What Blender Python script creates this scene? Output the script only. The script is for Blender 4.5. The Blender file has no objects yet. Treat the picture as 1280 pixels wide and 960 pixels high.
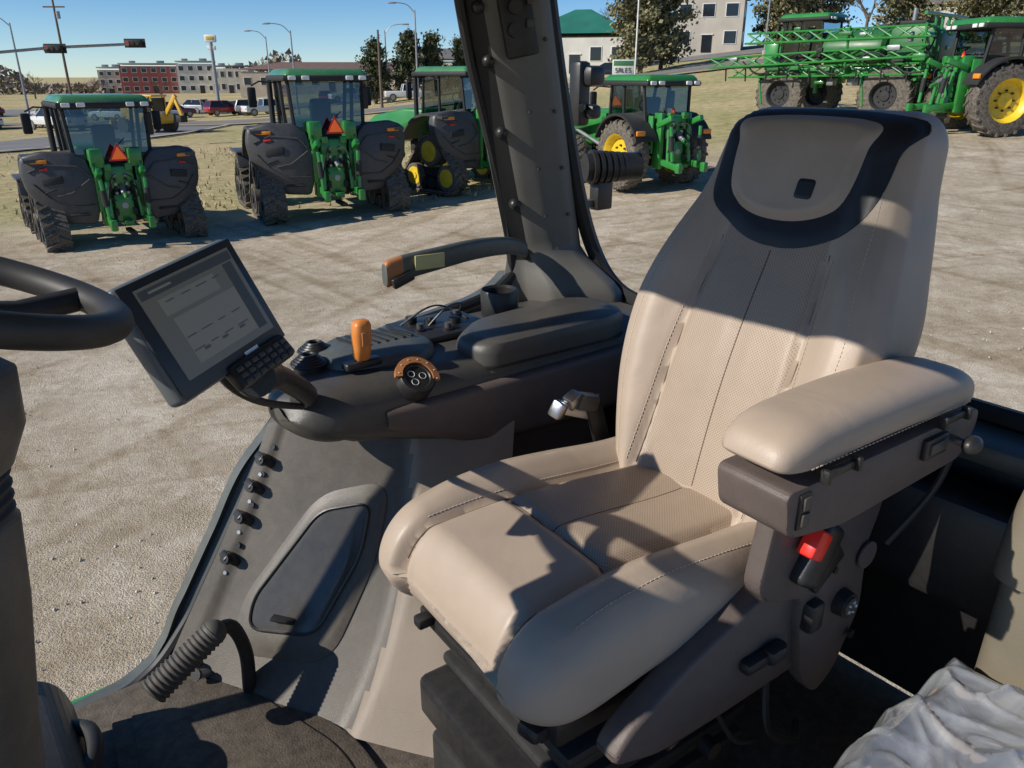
import bpy, bmesh, math, random
from mathutils import Vector, Matrix, Euler
random.seed(7)
S=bpy.context.scene
PHI=math.radians(38.7)
# ---------------------------------------------------------------- materials
def nodemat(name):
    m=bpy.data.materials.new(name); m.use_nodes=True
    nt=m.node_tree; b=nt.nodes['Principled BSDF']
    return m,nt,b
def pmat(name,col,rough=.5,metal=0,var=.12,vscale=6,bump=0,bscale=300,coat=0,spec=.5,dust=0,emit=None):
    m,nt,b=nodemat(name); N=nt.nodes; L=nt.links
    tc=N.new('ShaderNodeTexCoord')
    n=N.new('ShaderNodeTexNoise'); n.inputs['Scale'].default_value=vscale; n.inputs['Detail'].default_value=3
    L.new(tc.outputs['Object'],n.inputs['Vector'])
    r=N.new('ShaderNodeValToRGB')
    r.color_ramp.elements[0].position=.3; r.color_ramp.elements[1].position=.7
    r.color_ramp.elements[0].color=tuple(c*(1-var) for c in col)+(1,)
    r.color_ramp.elements[1].color=tuple(min(1,c*(1+var)) for c in col)+(1,)
    L.new(n.outputs['Fac'],r.inputs['Fac'])
    last=r.outputs['Color']
    if dust>0:
        n2=N.new('ShaderNodeTexNoise'); n2.inputs['Scale'].default_value=vscale*5; n2.inputs['Detail'].default_value=5; n2.inputs['Roughness'].default_value=.75
        L.new(tc.outputs['Object'],n2.inputs['Vector'])
        r2=N.new('ShaderNodeValToRGB'); r2.color_ramp.elements[0].position=.35; r2.color_ramp.elements[1].position=.85
        r2.color_ramp.elements[0].color=(0,0,0,1); r2.color_ramp.elements[1].color=(dust,dust,dust,1)
        L.new(n2.outputs['Fac'],r2.inputs['Fac'])
        mx=N.new('ShaderNodeMixRGB'); mx.inputs['Color2'].default_value=(.36,.30,.22,1)
        L.new(r2.outputs['Color'],mx.inputs['Fac']); L.new(last,mx.inputs['Color1']); last=mx.outputs['Color']
    L.new(last,b.inputs['Base Color'])
    b.inputs['Roughness'].default_value=rough; b.inputs['Metallic'].default_value=metal
    b.inputs['Coat Weight'].default_value=coat; b.inputs['Specular IOR Level'].default_value=spec
    rr=N.new('ShaderNodeMapRange'); rr.inputs['To Min'].default_value=max(0,rough-.08); rr.inputs['To Max'].default_value=min(1,rough+.1)
    L.new(n.outputs['Fac'],rr.inputs['Value']); L.new(rr.outputs['Result'],b.inputs['Roughness'])
    if bump>0:
        nb=N.new('ShaderNodeTexNoise'); nb.inputs['Scale'].default_value=bscale; nb.inputs['Detail'].default_value=1
        L.new(tc.outputs['Object'],nb.inputs['Vector'])
        bp=N.new('ShaderNodeBump'); bp.inputs['Strength'].default_value=bump; bp.inputs['Distance'].default_value=.002
        L.new(nb.outputs['Fac'],bp.inputs['Height']); L.new(bp.outputs['Normal'],b.inputs['Normal'])
    if emit:
        b.inputs['Emission Color'].default_value=emit[0]+(1,); b.inputs['Emission Strength'].default_value=emit[1]
    return m
def leather(name,col,perf=None):
    m,nt,b=nodemat(name); N=nt.nodes; L=nt.links
    tc=N.new('ShaderNodeTexCoord')
    n=N.new('ShaderNodeTexNoise'); n.inputs['Scale'].default_value=7; n.inputs['Detail'].default_value=5
    L.new(tc.outputs['Object'],n.inputs['Vector'])
    r=N.new('ShaderNodeValToRGB'); r.color_ramp.elements[0].position=.3; r.color_ramp.elements[1].position=.72
    r.color_ramp.elements[0].color=tuple(c*.93 for c in col)+(1,); r.color_ramp.elements[1].color=tuple(c*1.06 for c in col)+(1,)
    L.new(n.outputs['Fac'],r.inputs['Fac']); last=r.outputs['Color']
    v=N.new('ShaderNodeTexVoronoi'); v.inputs['Scale'].default_value=420; L.new(tc.outputs['Object'],v.inputs['Vector'])
    n3=N.new('ShaderNodeTexNoise'); n3.inputs['Scale'].default_value=9; n3.inputs['Detail'].default_value=3; n3.inputs['Distortion'].default_value=.6; L.new(tc.outputs['Object'],n3.inputs['Vector'])
    bp=N.new('ShaderNodeBump'); bp.inputs['Strength'].default_value=.22; bp.inputs['Distance'].default_value=.0008
    L.new(v.outputs['Distance'],bp.inputs['Height'])
    bp2=N.new('ShaderNodeBump'); bp2.inputs['Strength'].default_value=.22; bp2.inputs['Distance'].default_value=.012
    L.new(n3.outputs['Fac'],bp2.inputs['Height']); L.new(bp2.outputs['Normal'],bp.inputs['Normal'])
    L.new(bp.outputs['Normal'],b.inputs['Normal'])
    if perf:
        vp=N.new('ShaderNodeTexVoronoi'); vp.voronoi_dimensions='2D'; vp.inputs['Scale'].default_value=195; vp.inputs['Randomness'].default_value=0
        sx=N.new('ShaderNodeSeparateXYZ'); cx=N.new('ShaderNodeCombineXYZ'); L.new(tc.outputs['Object'],sx.inputs[0])
        L.new(sx.outputs[perf[0]],cx.inputs['X']); L.new(sx.outputs[perf[1]],cx.inputs['Y'])
        mp=N.new('ShaderNodeMapping'); mp.inputs['Rotation'].default_value=(0,0,math.radians(45)); L.new(cx.outputs[0],mp.inputs['Vector']); L.new(mp.outputs[0],vp.inputs['Vector'])
        r3=N.new('ShaderNodeValToRGB'); r3.color_ramp.elements[0].position=.16; r3.color_ramp.elements[1].position=.38
        r3.color_ramp.elements[0].color=(.58,.55,.52,1); r3.color_ramp.elements[1].color=(1,1,1,1)
        L.new(vp.outputs['Distance'],r3.inputs['Fac'])
        mx=N.new('ShaderNodeMixRGB'); mx.blend_type='MULTIPLY'; mx.inputs['Fac'].default_value=1
        L.new(last,mx.inputs['Color1']); L.new(r3.outputs['Color'],mx.inputs['Color2']); last=mx.outputs['Color']
    L.new(last,b.inputs['Base Color']); b.inputs['Roughness'].default_value=.45
    b.inputs['Specular IOR Level'].default_value=.42
    return m
M={}
LC=(.415,.33,.255)
M['leather']=leather('seat_leather',LC)
M['leather_c']=leather('seat_leather_perforated',(.40,.315,.24),perf=('X','Y'))
M['leather_b']=leather('seat_leather_perforated_back',(.40,.315,.24),perf=('Y','Z'))
M['leather_d']=leather('headrest_trim_leather',(.014,.016,.022))
M['stitch']=pmat('stitch_thread',(.55,.46,.36),.8)
M['seam']=pmat('seam_gap',(.11,.085,.065),.9)
M['plas_brown']=pmat('brown_plastic',(.105,.080,.072),.5,bump=.3,bscale=600,dust=.10)
M['plas_gray']=pmat('gray_plastic',(.068,.064,.057),.40,bump=.3,bscale=600,dust=.08)
M['plas_taupe_lit']=pmat('taupe_plastic_lit',(.225,.18,.135),.5,bump=.3,bscale=500,dust=.12)  # lighter trim tone with sunlight put into the colour
M['plas_mid']=pmat('gray_brown_plastic',(.085,.074,.060),.45,bump=.3,bscale=500,dust=.16)
M['plas_khaki']=pmat('khaki_plastic',(.19,.165,.12),.5,bump=.3,bscale=500)
M['plas_black']=pmat('black_plastic',(.016,.016,.017),.38,bump=.2,bscale=500,dust=.06)
M['smoke']=pmat('smoked_cover',(.06,.057,.052),.18,dust=.12,vscale=3)
M['rubber']=pmat('black_rubber',(.020,.020,.020),.55,dust=.06)
M['boot']=pmat('gray_rubber_boot',(.065,.06,.052),.6,dust=.15)
M['mat']=pmat('floor_mat',(.065,.052,.040),.85,bump=.8,bscale=200,dust=.35)
M['metal']=pmat('bright_metal',(.5,.5,.5),.3,metal=1)
M['orange']=pmat('orange_plastic',(.62,.21,.04),.4)
M['orange_d']=pmat('orange_dark',(.42,.17,.06),.5)
M['yellow_lbl']=pmat('yellow_label',(.55,.50,.22),.6)
M['white']=pmat('white_paint',(.75,.75,.72),.5)
M['red']=pmat('red_button',(.75,.03,.02),.3,emit=((.7,.03,.02),.08))
M['frame']=pmat('cab_frame_paint',(.075,.085,.08),.42,dust=.15)
M['framed']=pmat('window_seal',(.010,.010,.010),.5)
M['green']=pmat('green_paint',(.015,.22,.032),.33,coat=.4,dust=.16,vscale=2)
M['greend']=pmat('green_roof_paint',(.035,.20,.07),.4,coat=.3,dust=.25,vscale=2)
M['dgreen']=pmat('dark_green_machinery',(.012,.13,.028),.4,dust=.2,vscale=3)
M['yellow']=pmat('yellow_rim_paint',(.75,.52,.02),.4,dust=.15)
M['tire']=pmat('tire_rubber',(.04,.036,.033),.8,dust=.8,vscale=3,bump=.3,bscale=60)
M['fender']=pmat('dark_fender_plastic',(.042,.043,.046),.42,dust=.14,vscale=4)
M['darkin']=pmat('dark_machinery',(.02,.02,.02),.7)
M['smv']=pmat('warning_triangle_orange',(.95,.16,.02),.5,emit=((.9,.15,.02),.25))
M['smvr']=pmat('warning_triangle_red',(.6,.02,.02),.4)
M['amber']=pmat('amber_lamp',(.8,.25,.02),.3)
M['asphalt']=pmat('asphalt',(.20,.19,.18),.9,vscale=.3)
M['conc']=pmat('concrete',(.42,.40,.37),.85)
M['ypaint']=pmat('yellow_road_paint',(.60,.40,.08),.8)
M['steel']=pmat('galvanised_steel',(.33,.34,.35),.45,metal=.6)
M['wood']=pmat('weathered_wood',(.16,.11,.075),.85)
M['bark']=pmat('bark',(.12,.09,.065),.95)
M['brick']=pmat('red_brick',(.38,.11,.09),.9,vscale=1)
M['cream']=pmat('cream_wall',(.50,.45,.37),.85,vscale=.4)
M['tan']=pmat('tan_wall',(.42,.35,.28),.85,vscale=.4)
M['wallw']=pmat('white_siding',(.62,.60,.55),.8,vscale=.4)
M['roofg']=pmat('green_metal_roof',(.03,.17,.12),.45,vscale=.5)
M['roofgr']=pmat('gray_shingle',(.16,.15,.14),.9,vscale=1)
M['roofbr']=pmat('brown_shingle',(.17,.10,.075),.9,vscale=1)
def leafmat(name,c1,c2):
    m,nt,b=nodemat(name); N=nt.nodes; L=nt.links
    g=N.new('ShaderNodeNewGeometry'); r=N.new('ShaderNodeValToRGB')
    r.color_ramp.elements[0].color=c1+(1,); r.color_ramp.elements[1].color=c2+(1,)
    L.new(g.outputs['Random Per Island'],r.inputs['Fac']); L.new(r.outputs['Color'],b.inputs['Base Color'])
    b.inputs['Roughness'].default_value=.75; return m
M['pine']=leafmat('pine_needles',(.03,.045,.02),(.12,.13,.055))
M['cedar']=leafmat('cedar_foliage',(.09,.09,.038),(.30,.27,.13))
M['twigs']=leafmat('bare_twigs',(.13,.10,.075),(.26,.21,.16))
def glassmat(name,tint=(.75,.8,.8),refl=.08,rough=.03):
    m=bpy.data.materials.new(name); m.use_nodes=True; nt=m.node_tree; N=nt.nodes; L=nt.links
    N.remove(N['Principled BSDF']); o=N['Material Output']
    t=N.new('ShaderNodeBsdfTransparent'); t.inputs['Color'].default_value=tint+(1,)
    g=N.new('ShaderNodeBsdfGlossy'); g.inputs['Roughness'].default_value=rough
    lw=N.new('ShaderNodeLayerWeight'); lw.inputs['Blend'].default_value=.25
    mu=N.new('ShaderNodeMath'); mu.operation='MULTIPLY_ADD'; mu.inputs[1].default_value=.5; mu.inputs[2].default_value=refl
    L.new(lw.outputs['Fresnel'],mu.inputs[0])
    mx=N.new('ShaderNodeMixShader'); L.new(mu.outputs[0],mx.inputs['Fac']); L.new(t.outputs[0],mx.inputs[1]); L.new(g.outputs[0],mx.inputs[2])
    L.new(mx.outputs[0],o.inputs['Surface']); return m
M['glass']=glassmat('vehicle_glass',(.42,.50,.50),.10)
M['carglass']=pmat('dark_car_glass',(.02,.025,.03),.08)
def wrapmat():
    m,nt,b=nodemat('clear_plastic_wrap'); N=nt.nodes; L=nt.links
    N.remove(b)
    tc=N.new('ShaderNodeTexCoord'); n=N.new('ShaderNodeTexNoise'); n.inputs['Scale'].default_value=8; n.inputs['Detail'].default_value=4; n.inputs['Distortion'].default_value=1.0
    L.new(tc.outputs['Object'],n.inputs['Vector'])
    bp=N.new('ShaderNodeBump'); bp.inputs['Strength'].default_value=.45; bp.inputs['Distance'].default_value=.015
    L.new(n.outputs['Fac'],bp.inputs['Height'])
    g=N.new('ShaderNodeBsdfGlossy'); g.inputs['Roughness'].default_value=.16; g.inputs['Color'].default_value=(.95,.97,1,1); L.new(bp.outputs['Normal'],g.inputs['Normal'])
    d=N.new('ShaderNodeBsdfDiffuse'); d.inputs['Color'].default_value=(.74,.78,.84,1); L.new(bp.outputs['Normal'],d.inputs['Normal'])
    t=N.new('ShaderNodeBsdfTransparent'); t.inputs['Color'].default_value=(.97,.97,.98,1)
    r=N.new('ShaderNodeMapRange'); r.inputs['From Min'].default_value=.35; r.inputs['From Max'].default_value=.7; r.inputs['To Min'].default_value=.22; r.inputs['To Max'].default_value=.5
    L.new(n.outputs['Fac'],r.inputs['Value'])
    m1=N.new('ShaderNodeMixShader'); L.new(r.outputs['Result'],m1.inputs['Fac']); L.new(t.outputs[0],m1.inputs[1]); L.new(d.outputs[0],m1.inputs[2])
    f=N.new('ShaderNodeFresnel'); f.inputs['IOR'].default_value=1.5; L.new(bp.outputs['Normal'],f.inputs['Normal'])
    mu=N.new('ShaderNodeMath'); mu.operation='MULTIPLY_ADD'; mu.inputs[1].default_value=1.0; mu.inputs[2].default_value=.08; L.new(f.outputs[0],mu.inputs[0])
    m2=N.new('ShaderNodeMixShader'); L.new(mu.outputs[0],m2.inputs['Fac']); L.new(m1.outputs[0],m2.inputs[1]); L.new(g.outputs[0],m2.inputs[2])
    L.new(m2.outputs[0],N['Material Output'].inputs['Surface'])
    return m
M['wrap']=wrapmat()
# ---------------------------------------------------------------- geometry helper
def empty(name,loc=(0,0,0),rz=0,sc=1):
    e=bpy.data.objects.new(name,None); S.collection.objects.link(e)
    e.location=loc; e.rotation_euler=(0,0,rz); e.scale=(sc,)*3; e.empty_display_size=.2
    return e
class G:
    def __init__(s): s.v=[];s.f=[];s.mi=[];s.mats=[]
    def mid(s,m):
        if isinstance(m,str): m=M[m]
        if m not in s.mats: s.mats.append(m)
        return s.mats.index(m)
    def add(s,vs,fs,m,mf=None):
        o=len(s.v); s.v+= [tuple(v) for v in vs]
        k=s.mid(m)
        for i,f in enumerate(fs):
            s.f.append(tuple(o+j for j in f)); s.mi.append(k if mf is None else s.mid(mf[i]))
        return s
    def bm(s,bm,m,mat=None):
        bm.verts.ensure_lookup_table(); bm.verts.index_update()
        vs=[(mat@v.co if mat else v.co.copy()) for v in bm.verts]
        fs=[[v.index for v in f.verts] for f in bm.faces]; bm.free(); s.add(vs,fs,m)
    def box(s,c,sz,m,rot=(0,0,0),bev=0,seg=2,taper=None):
        bm=bmesh.new(); bmesh.ops.create_cube(bm,size=1)
        for v in bm.verts:
            v.co=Vector((v.co.x*sz[0],v.co.y*sz[1],v.co.z*sz[2]))
            if taper and v.co.z>0: v.co.x*=taper[0]; v.co.y*=taper[1]
        if bev>0: bmesh.ops.bevel(bm,geom=bm.edges[:],offset=min(bev,min(sz)*.45),segments=seg,affect='EDGES',profile=.5)
        s.bm(bm,m,Matrix.Translation(Vector(c))@Euler(rot).to_matrix().to_4x4()); return s
    def prism(s,pts,ax,lo,hi,m,bev=0,seg=2):
        bm=bmesh.new()
        def P(a,b,t):
            return {'x':(t,a,b),'y':(a,t,b),'z':(a,b,t)}[ax]
        vs=[bm.verts.new(P(a,b,lo)) for a,b in pts]; f=bm.faces.new(vs)
        r=bmesh.ops.extrude_face_region(bm,geom=[f]); nv=[g for g in r['geom'] if isinstance(g,bmesh.types.BMVert)]
        d=Vector(P(0,0,hi-lo)); bmesh.ops.translate(bm,verts=nv,vec=d)
        bmesh.ops.recalc_face_normals(bm,faces=bm.faces[:])
        if bev>0: bmesh.ops.bevel(bm,geom=bm.edges[:],offset=bev,segments=seg,affect='EDGES',profile=.5)
        s.bm(bm,m); return s
    def cyl(s,p0,p1,r0,m,r1=None,n=16,cap=True):
        p0=Vector(p0);p1=Vector(p1); r1=r0 if r1 is None else r1
        d=(p1-p0).normalized(); u=d.orthogonal().normalized(); w=d.cross(u)
        vs=[]
        for p,r in((p0,r0),(p1,r1)):
            for i in range(n):
                a=2*math.pi*i/n; vs.append(p+u*(r*math.cos(a))+w*(r*math.sin(a)))
        fs=[(i,(i+1)%n,n+(i+1)%n,n+i) for i in range(n)]
        if cap: fs+= [tuple(range(n-1,-1,-1)),tuple(range(n,2*n))]
        s.add(vs,fs,m); return s
    def tube(s,pts,r,m,n=8,closed=False):
        pts=[Vector(p) for p in pts]; N=len(pts); vs=[]; u=None
        for i,p in enumerate(pts):
            if closed: d=pts[(i+1)%N]-pts[i-1]
            else: d=pts[min(i+1,N-1)]-pts[max(i-1,0)]
            d.normalize()
            if u is None: u=d.orthogonal().normalized()
            u=(u-d*u.dot(d)); u=u.normalized() if u.length>1e-6 else d.orthogonal().normalized()
            w=d.cross(u); rr=r(i/(N-1)) if callable(r) else r
            for k in range(n):
                a=2*math.pi*k/n; vs.append(p+u*(rr*math.cos(a))+w*(rr*math.sin(a)))
        fs=[]
        for i in range(N if closed else N-1):
            j=(i+1)%N
            for k in range(n): fs.append((i*n+k,i*n+(k+1)%n,j*n+(k+1)%n,j*n+k))
        if not closed: fs+= [tuple(range(n-1,-1,-1)),tuple((N-1)*n+k for k in range(n))]
        s.add(vs,fs,m); return s
    def loft(s,secs,m,mf=None,cap=True,closed=True):
        n=len(secs[0]); vs=[p for q in secs for p in q]; fs=[];mm=[]
        for i in range(len(secs)-1):
            for k in range(n if closed else n-1):
                fs.append((i*n+k,i*n+(k+1)%n,(i+1)*n+(k+1)%n,(i+1)*n+k)); mm.append(mf(i,k) if mf else m)
        if cap and closed:
            fs+= [tuple(range(n-1,-1,-1)),tuple((len(secs)-1)*n+k for k in range(n))]; mm+=[m,m]
        s.add(vs,fs,m,mm); return s
    def sphere(s,c,r,m,sc=(1,1,1),n=16):
        bm=bmesh.new(); bmesh.ops.create_uvsphere(bm,u_segments=n,v_segments=n//2,radius=r)
        s.bm(bm,m,Matrix.Translation(Vector(c))@Matrix.Diagonal((*sc,1))); return s
    def mesh(s,name,ang=35):
        me=bpy.data.meshes.new(name); me.from_pydata(s.v,[],s.f)
        for m in s.mats: me.materials.append(m)
        me.polygons.foreach_set('material_index',s.mi); me.polygons.foreach_set('use_smooth',[True]*len(s.f))
        me.update(); 
        try: me.set_sharp_from_angle(angle=math.radians(ang))
        except Exception as e: print('sharp',e)
        return me
    def obj(s,name,parent=None,ang=35,fix=True):
        me=s.mesh(name,ang)
        if fix:
            bm=bmesh.new(); bm.from_mesh(me); bmesh.ops.recalc_face_normals(bm,faces=bm.faces[:]); bm.to_mesh(me); bm.free()
        o=bpy.data.objects.new(name,me); S.collection.objects.link(o)
        if parent: o.parent=parent
        return o
def sm(a,b,x):
    t=max(0,min(1,(x-a)/(b-a))); return t*t*(3-2*t)
def interp(tab,x):
    if x<=tab[0][0]: return tab[0][1]
    for (x0,y0),(x1,y1) in zip(tab,tab[1:]):
        if x<=x1:
            t=(x-x0)/(x1-x0); return y0+(y1-y0)*(t*t*(3-2*t)*.5+t*.5)
    return tab[-1][1]
def catmull(pts,n=8,closed=False):
    P=[Vector(p) for p in pts]; out=[]; N=len(P)
    rng=range(N) if closed else range(N-1)
    for i in rng:
        if closed: a,b,c,d=P[i-1],P[i],P[(i+1)%N],P[(i+2)%N]
        else: a,b,c,d=P[max(i-1,0)],P[i],P[i+1],P[min(i+2,N-1)]
        for k in range(n):
            t=k/n; out.append(.5*((2*b)+(c-a)*t+(2*a-5*b+4*c-d)*t*t+(3*b-a-3*c+d)*t**3))
    if not closed: out.append(P[-1])
    return out
def spl(tab,x):
    n=len(tab)
    if x<=tab[0][0]: return tab[0][1]
    if x>=tab[-1][0]: return tab[-1][1]
    for i in range(n-1):
        if x<=tab[i+1][0]:
            x0,y0=tab[i];x1,y1=tab[i+1]; t=(x-x0)/(x1-x0)
            m0=(y1-tab[max(i-1,0)][1])/(x1-tab[max(i-1,0)][0])*(x1-x0); j=min(i+2,n-1); m1=(tab[j][1]-y0)/(tab[j][0]-x0)*(x1-x0)
            return (2*t**3-3*t*t+1)*y0+(t**3-2*t*t+t)*m0+(-2*t**3+3*t*t)*y1+(t**3-t*t)*m1
def roundpoly(pts,r,n=4):
    P=[Vector(p) for p in pts]; out=[]; N=len(P)
    for i in range(N):
        a,b,c=P[i-1],P[i],P[(i+1)%N]
        ra=min(r,(a-b).length*.45); rc=min(r,(c-b).length*.45)
        p0=b+(a-b).normalized()*ra; p1=b+(c-b).normalized()*rc
        for k in range(n+1):
            t=k/n; out.append(p0*(1-t)**2+b*2*t*(1-t)+p1*t*t)
    return out
def XY(l): return [(p.x,p.y) for p in l]
def applique(g,surf,outline,h,m,K=8,p=6,skirt=.004):
    O=[Vector((a,b)) for a,b in outline]; c=sum(O,Vector((0,0)))/len(O); n=len(O); vs=[]
    rad=[1.0,1.0,.985,.96,.92,.85]+[.85*(1-(k+1)/K) for k in range(K-1)]
    for i,r in enumerate(rad):
        off=-skirt if i==0 else h*(1-r**p*.75)
        if i>=5: off=h
        for q in O:
            w=c+(q-c)*r; pos,nn=surf(w.x,w.y); vs.append(pos+nn*off)
    pos,nn=surf(c.x,c.y); vs.append(pos+nn*h)
    fs=[]
    for i in range(len(rad)-1):
        for k in range(n): fs.append((i*n+k,i*n+(k+1)%n,(i+1)*n+(k+1)%n,(i+1)*n+k))
    b=(len(rad)-1)*n
    for k in range(n): fs.append((b+k,b+(k+1)%n,len(vs)-1))
    g.add(vs,fs,m)
# ---------------------------------------------------------------- terrain
def H(x,y):
    d=math.hypot(x,y)
    k=sm(-.4,.45,x/max(y,6))*sm(-4,8,y)
    up=.07*min(max(d-9,0),125); dn=.015*min(max(d-20,0),80)
    return k*up-(1-k)*dn
def terrain():
    vs=[(0,0,0)]; rs=[]; r=1.0
    while r<3500: rs.append(r); r*=1.045 if r>5 else 1.15
    n=240
    for r in rs:
        for k in range(n):
            a=2*math.pi*k/n; x=r*math.sin(a); y=r*math.cos(a)
            z=H(x,y)
            if 3<r<400: z+=.03*math.sin(x*.9+1.3*math.sin(y*.4))*math.sin(y*.7+x*.2)*min(1,(r-3)/6)
            vs.append((x,y,z))
    fs=[(0,1+(k+1)%n,1+k) for k in range(n)]
    for i in range(len(rs)-1):
        for k in range(n):
            a=1+i*n; b=a+n; fs.append((a+k,a+(k+1)%n,b+(k+1)%n,b+k))
    m,nt,b=nodemat('dirt_lot_and_dry_grass'); N=nt.nodes; L=nt.links
    tc=N.new('ShaderNodeTexCoord')
    def noise(sc,det=8,rough=.6,dist=0,vec=None):
        q=N.new('ShaderNodeTexNoise'); q.inputs['Scale'].default_value=sc; q.inputs['Detail'].default_value=det; q.inputs['Roughness'].default_value=rough; q.inputs['Distortion'].default_value=dist
        L.new(vec or tc.outputs['Object'],q.inputs['Vector']); return q
    def ramp(src,p0,c0,p1,c1):
        r=N.new('ShaderNodeValToRGB'); r.color_ramp.elements[0].position=p0; r.color_ramp.elements[1].position=p1
        r.color_ramp.elements[0].color=c0+(1,); r.color_ramp.elements[1].color=c1+(1,); L.new(src,r.inputs['Fac']); return r
    def mix(f,a,c,bt='MIX'):
        x=N.new('ShaderNodeMixRGB'); x.blend_type=bt
        if isinstance(f,float): x.inputs['Fac'].default_value=f
        else: L.new(f,x.inputs['Fac'])
        L.new(a,x.inputs['Color1']); L.new(c,x.inputs['Color2']); return x.outputs['Color']
    big=noise(.35,5,.65,.6); fine=noise(7,5,.75); grit=noise(70,2,.8); mid=noise(1.4,4,.7,.8)
    dirt=ramp(big.outputs['Fac'],.34,(.60,.51,.38),.66,(.86,.765,.62))
    f2=ramp(fine.outputs['Fac'],.32,(.80,.77,.72),.6,(1,1,1))
    f3=ramp(mid.outputs['Fac'],.38,(.80,.77,.73),.58,(1,1,1))
    g2=ramp(grit.outputs['Fac'],.36,(.70,.67,.62),.58,(1,1,1))
    d=mix(1.0,dirt.outputs['Color'],f2.outputs['Color'],'MULTIPLY'); d=mix(1.0,d,g2.outputs['Color'],'MULTIPLY'); d=mix(1.0,d,f3.outputs['Color'],'MULTIPLY')
    for rot,sc,w0 in((.45,(.9,.05,1),.55),(-.7,(1.1,.06,1),.56),(1.3,(1.6,.09,1),.58)):
        mp=N.new('ShaderNodeMapping'); mp.inputs['Rotation'].default_value=(0,0,rot); mp2=N.new('ShaderNodeMapping'); mp2.inputs['Scale'].default_value=sc
        L.new(tc.outputs['Object'],mp.inputs['Vector']); L.new(mp.outputs[0],mp2.inputs['Vector'])
        tn=noise(1.6,2,.6,.15,mp2.outputs[0]); tr=ramp(tn.outputs['Fac'],w0,(1,1,1),w0+.1,(.76,.72,.66)); d=mix(.8,d,tr.outputs['Color'],'MULTIPLY')
    gn=noise(2.2,6,.8); grass=ramp(gn.outputs['Fac'],.35,(.32,.26,.135),.65,(.64,.54,.32))
    gb=noise(.08,3,.6); gg=ramp(gb.outputs['Fac'],.4,(.85,.9,.75),.6,(1.1,1.05,1.0)); grs=mix(1.0,grass.outputs['Color'],gg.outputs['Color'],'MULTIPLY')
    sx=N.new('ShaderNodeSeparateXYZ'); L.new(tc.outputs['Object'],sx.inputs['Vector'])
    ma=N.new('ShaderNodeMath'); ma.operation='MULTIPLY_ADD'; ma.inputs[1].default_value=-.42; L.new(sx.outputs['X'],ma.inputs[0]); L.new(sx.outputs['Y'],ma.inputs[2])
    mb=N.new('ShaderNodeMath'); mb.operation='MULTIPLY_ADD'; mb.inputs[1].default_value=9; L.new(gb.outputs['Fac'],mb.inputs[0]); L.new(ma.outputs[0],mb.inputs[2])
    mc=N.new('ShaderNodeMath'); mc.operation='MULTIPLY_ADD'; mc.inputs[1].default_value=7; L.new(fine.outputs['Fac'],mc.inputs[0]); L.new(mb.outputs[0],mc.inputs[2])
    mr=N.new('ShaderNodeMapRange'); mr.inputs['From Min'].default_value=28.5; mr.inputs['From Max'].default_value=34; L.new(mc.outputs[0],mr.inputs['Value'])
    col=mix(mr.outputs['Result'],d,grs)
    L.new(col,b.inputs['Base Color']); b.inputs['Roughness'].default_value=.95; b.inputs['Specular IOR Level'].default_value=.15
    bp=N.new('ShaderNodeBump'); bp.inputs['Strength'].default_value=.6; bp.inputs['Distance'].default_value=.05
    ad=N.new('ShaderNodeMath'); ad.operation='ADD'; L.new(fine.outputs['Fac'],ad.inputs[0]); L.new(grit.outputs['Fac'],ad.inputs[1])
    L.new(ad.outputs[0],bp.inputs['Height']); L.new(bp.outputs['Normal'],b.inputs['Normal'])
    g=G(); g.add(vs,fs,m); g.obj('ground')
terrain()
def strip(name,path,w,m,off,parent=None,side=0):
    P=catmull([(a,b,0) for a,b in path],24); vs=[];fs=[]; nw=5
    for i,p in enumerate(P):
        d=(P[min(i+1,len(P)-1)]-P[max(i-1,0)]).normalized(); n=Vector((-d.y,d.x,0))
        for k in range(nw):
            q=p+n*(side+w*(k/(nw-1)-.5)); vs.append((q.x,q.y,H(q.x,q.y)+off))
    for i in range(len(P)-1):
        for k in range(nw-1): fs.append((i*nw+k,i*nw+k+1,(i+1)*nw+k+1,(i+1)*nw+k))
    g=G(); g.add(vs,fs,m); return g.obj(name,parent,fix=False)
rd=empty('road')
main=[(-220,58),(-110,72),(-40,80),(0,80),(40,77),(90,70),(200,60)]
strip('asphalt_surface',main,11,'asphalt',.07,rd); strip('centre_line',main,.3,'ypaint',.085,rd)
strip('kerb_near',main,.7,'ypaint',.16,rd,side=-5.8); strip('kerb_far',main,.5,'conc',.16,rd,side=5.8)
rd2=empty('road'); side=[(-30,74),(-29,60),(-31,46),(-42,30),(-70,14)]
strip('asphalt_surface',side,8,'asphalt',.065,rd2); strip('kerb',side,.4,'conc',.15,rd2,side=4.2); strip('kerb_2',side,.4,'conc',.15,rd2,side=-4.2)
rd3=empty('parking_lot'); strip('lot_surface',[(-130,108),(-60,112),(-10,118),(50,100)],18,'asphalt',.06,rd3)
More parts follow.
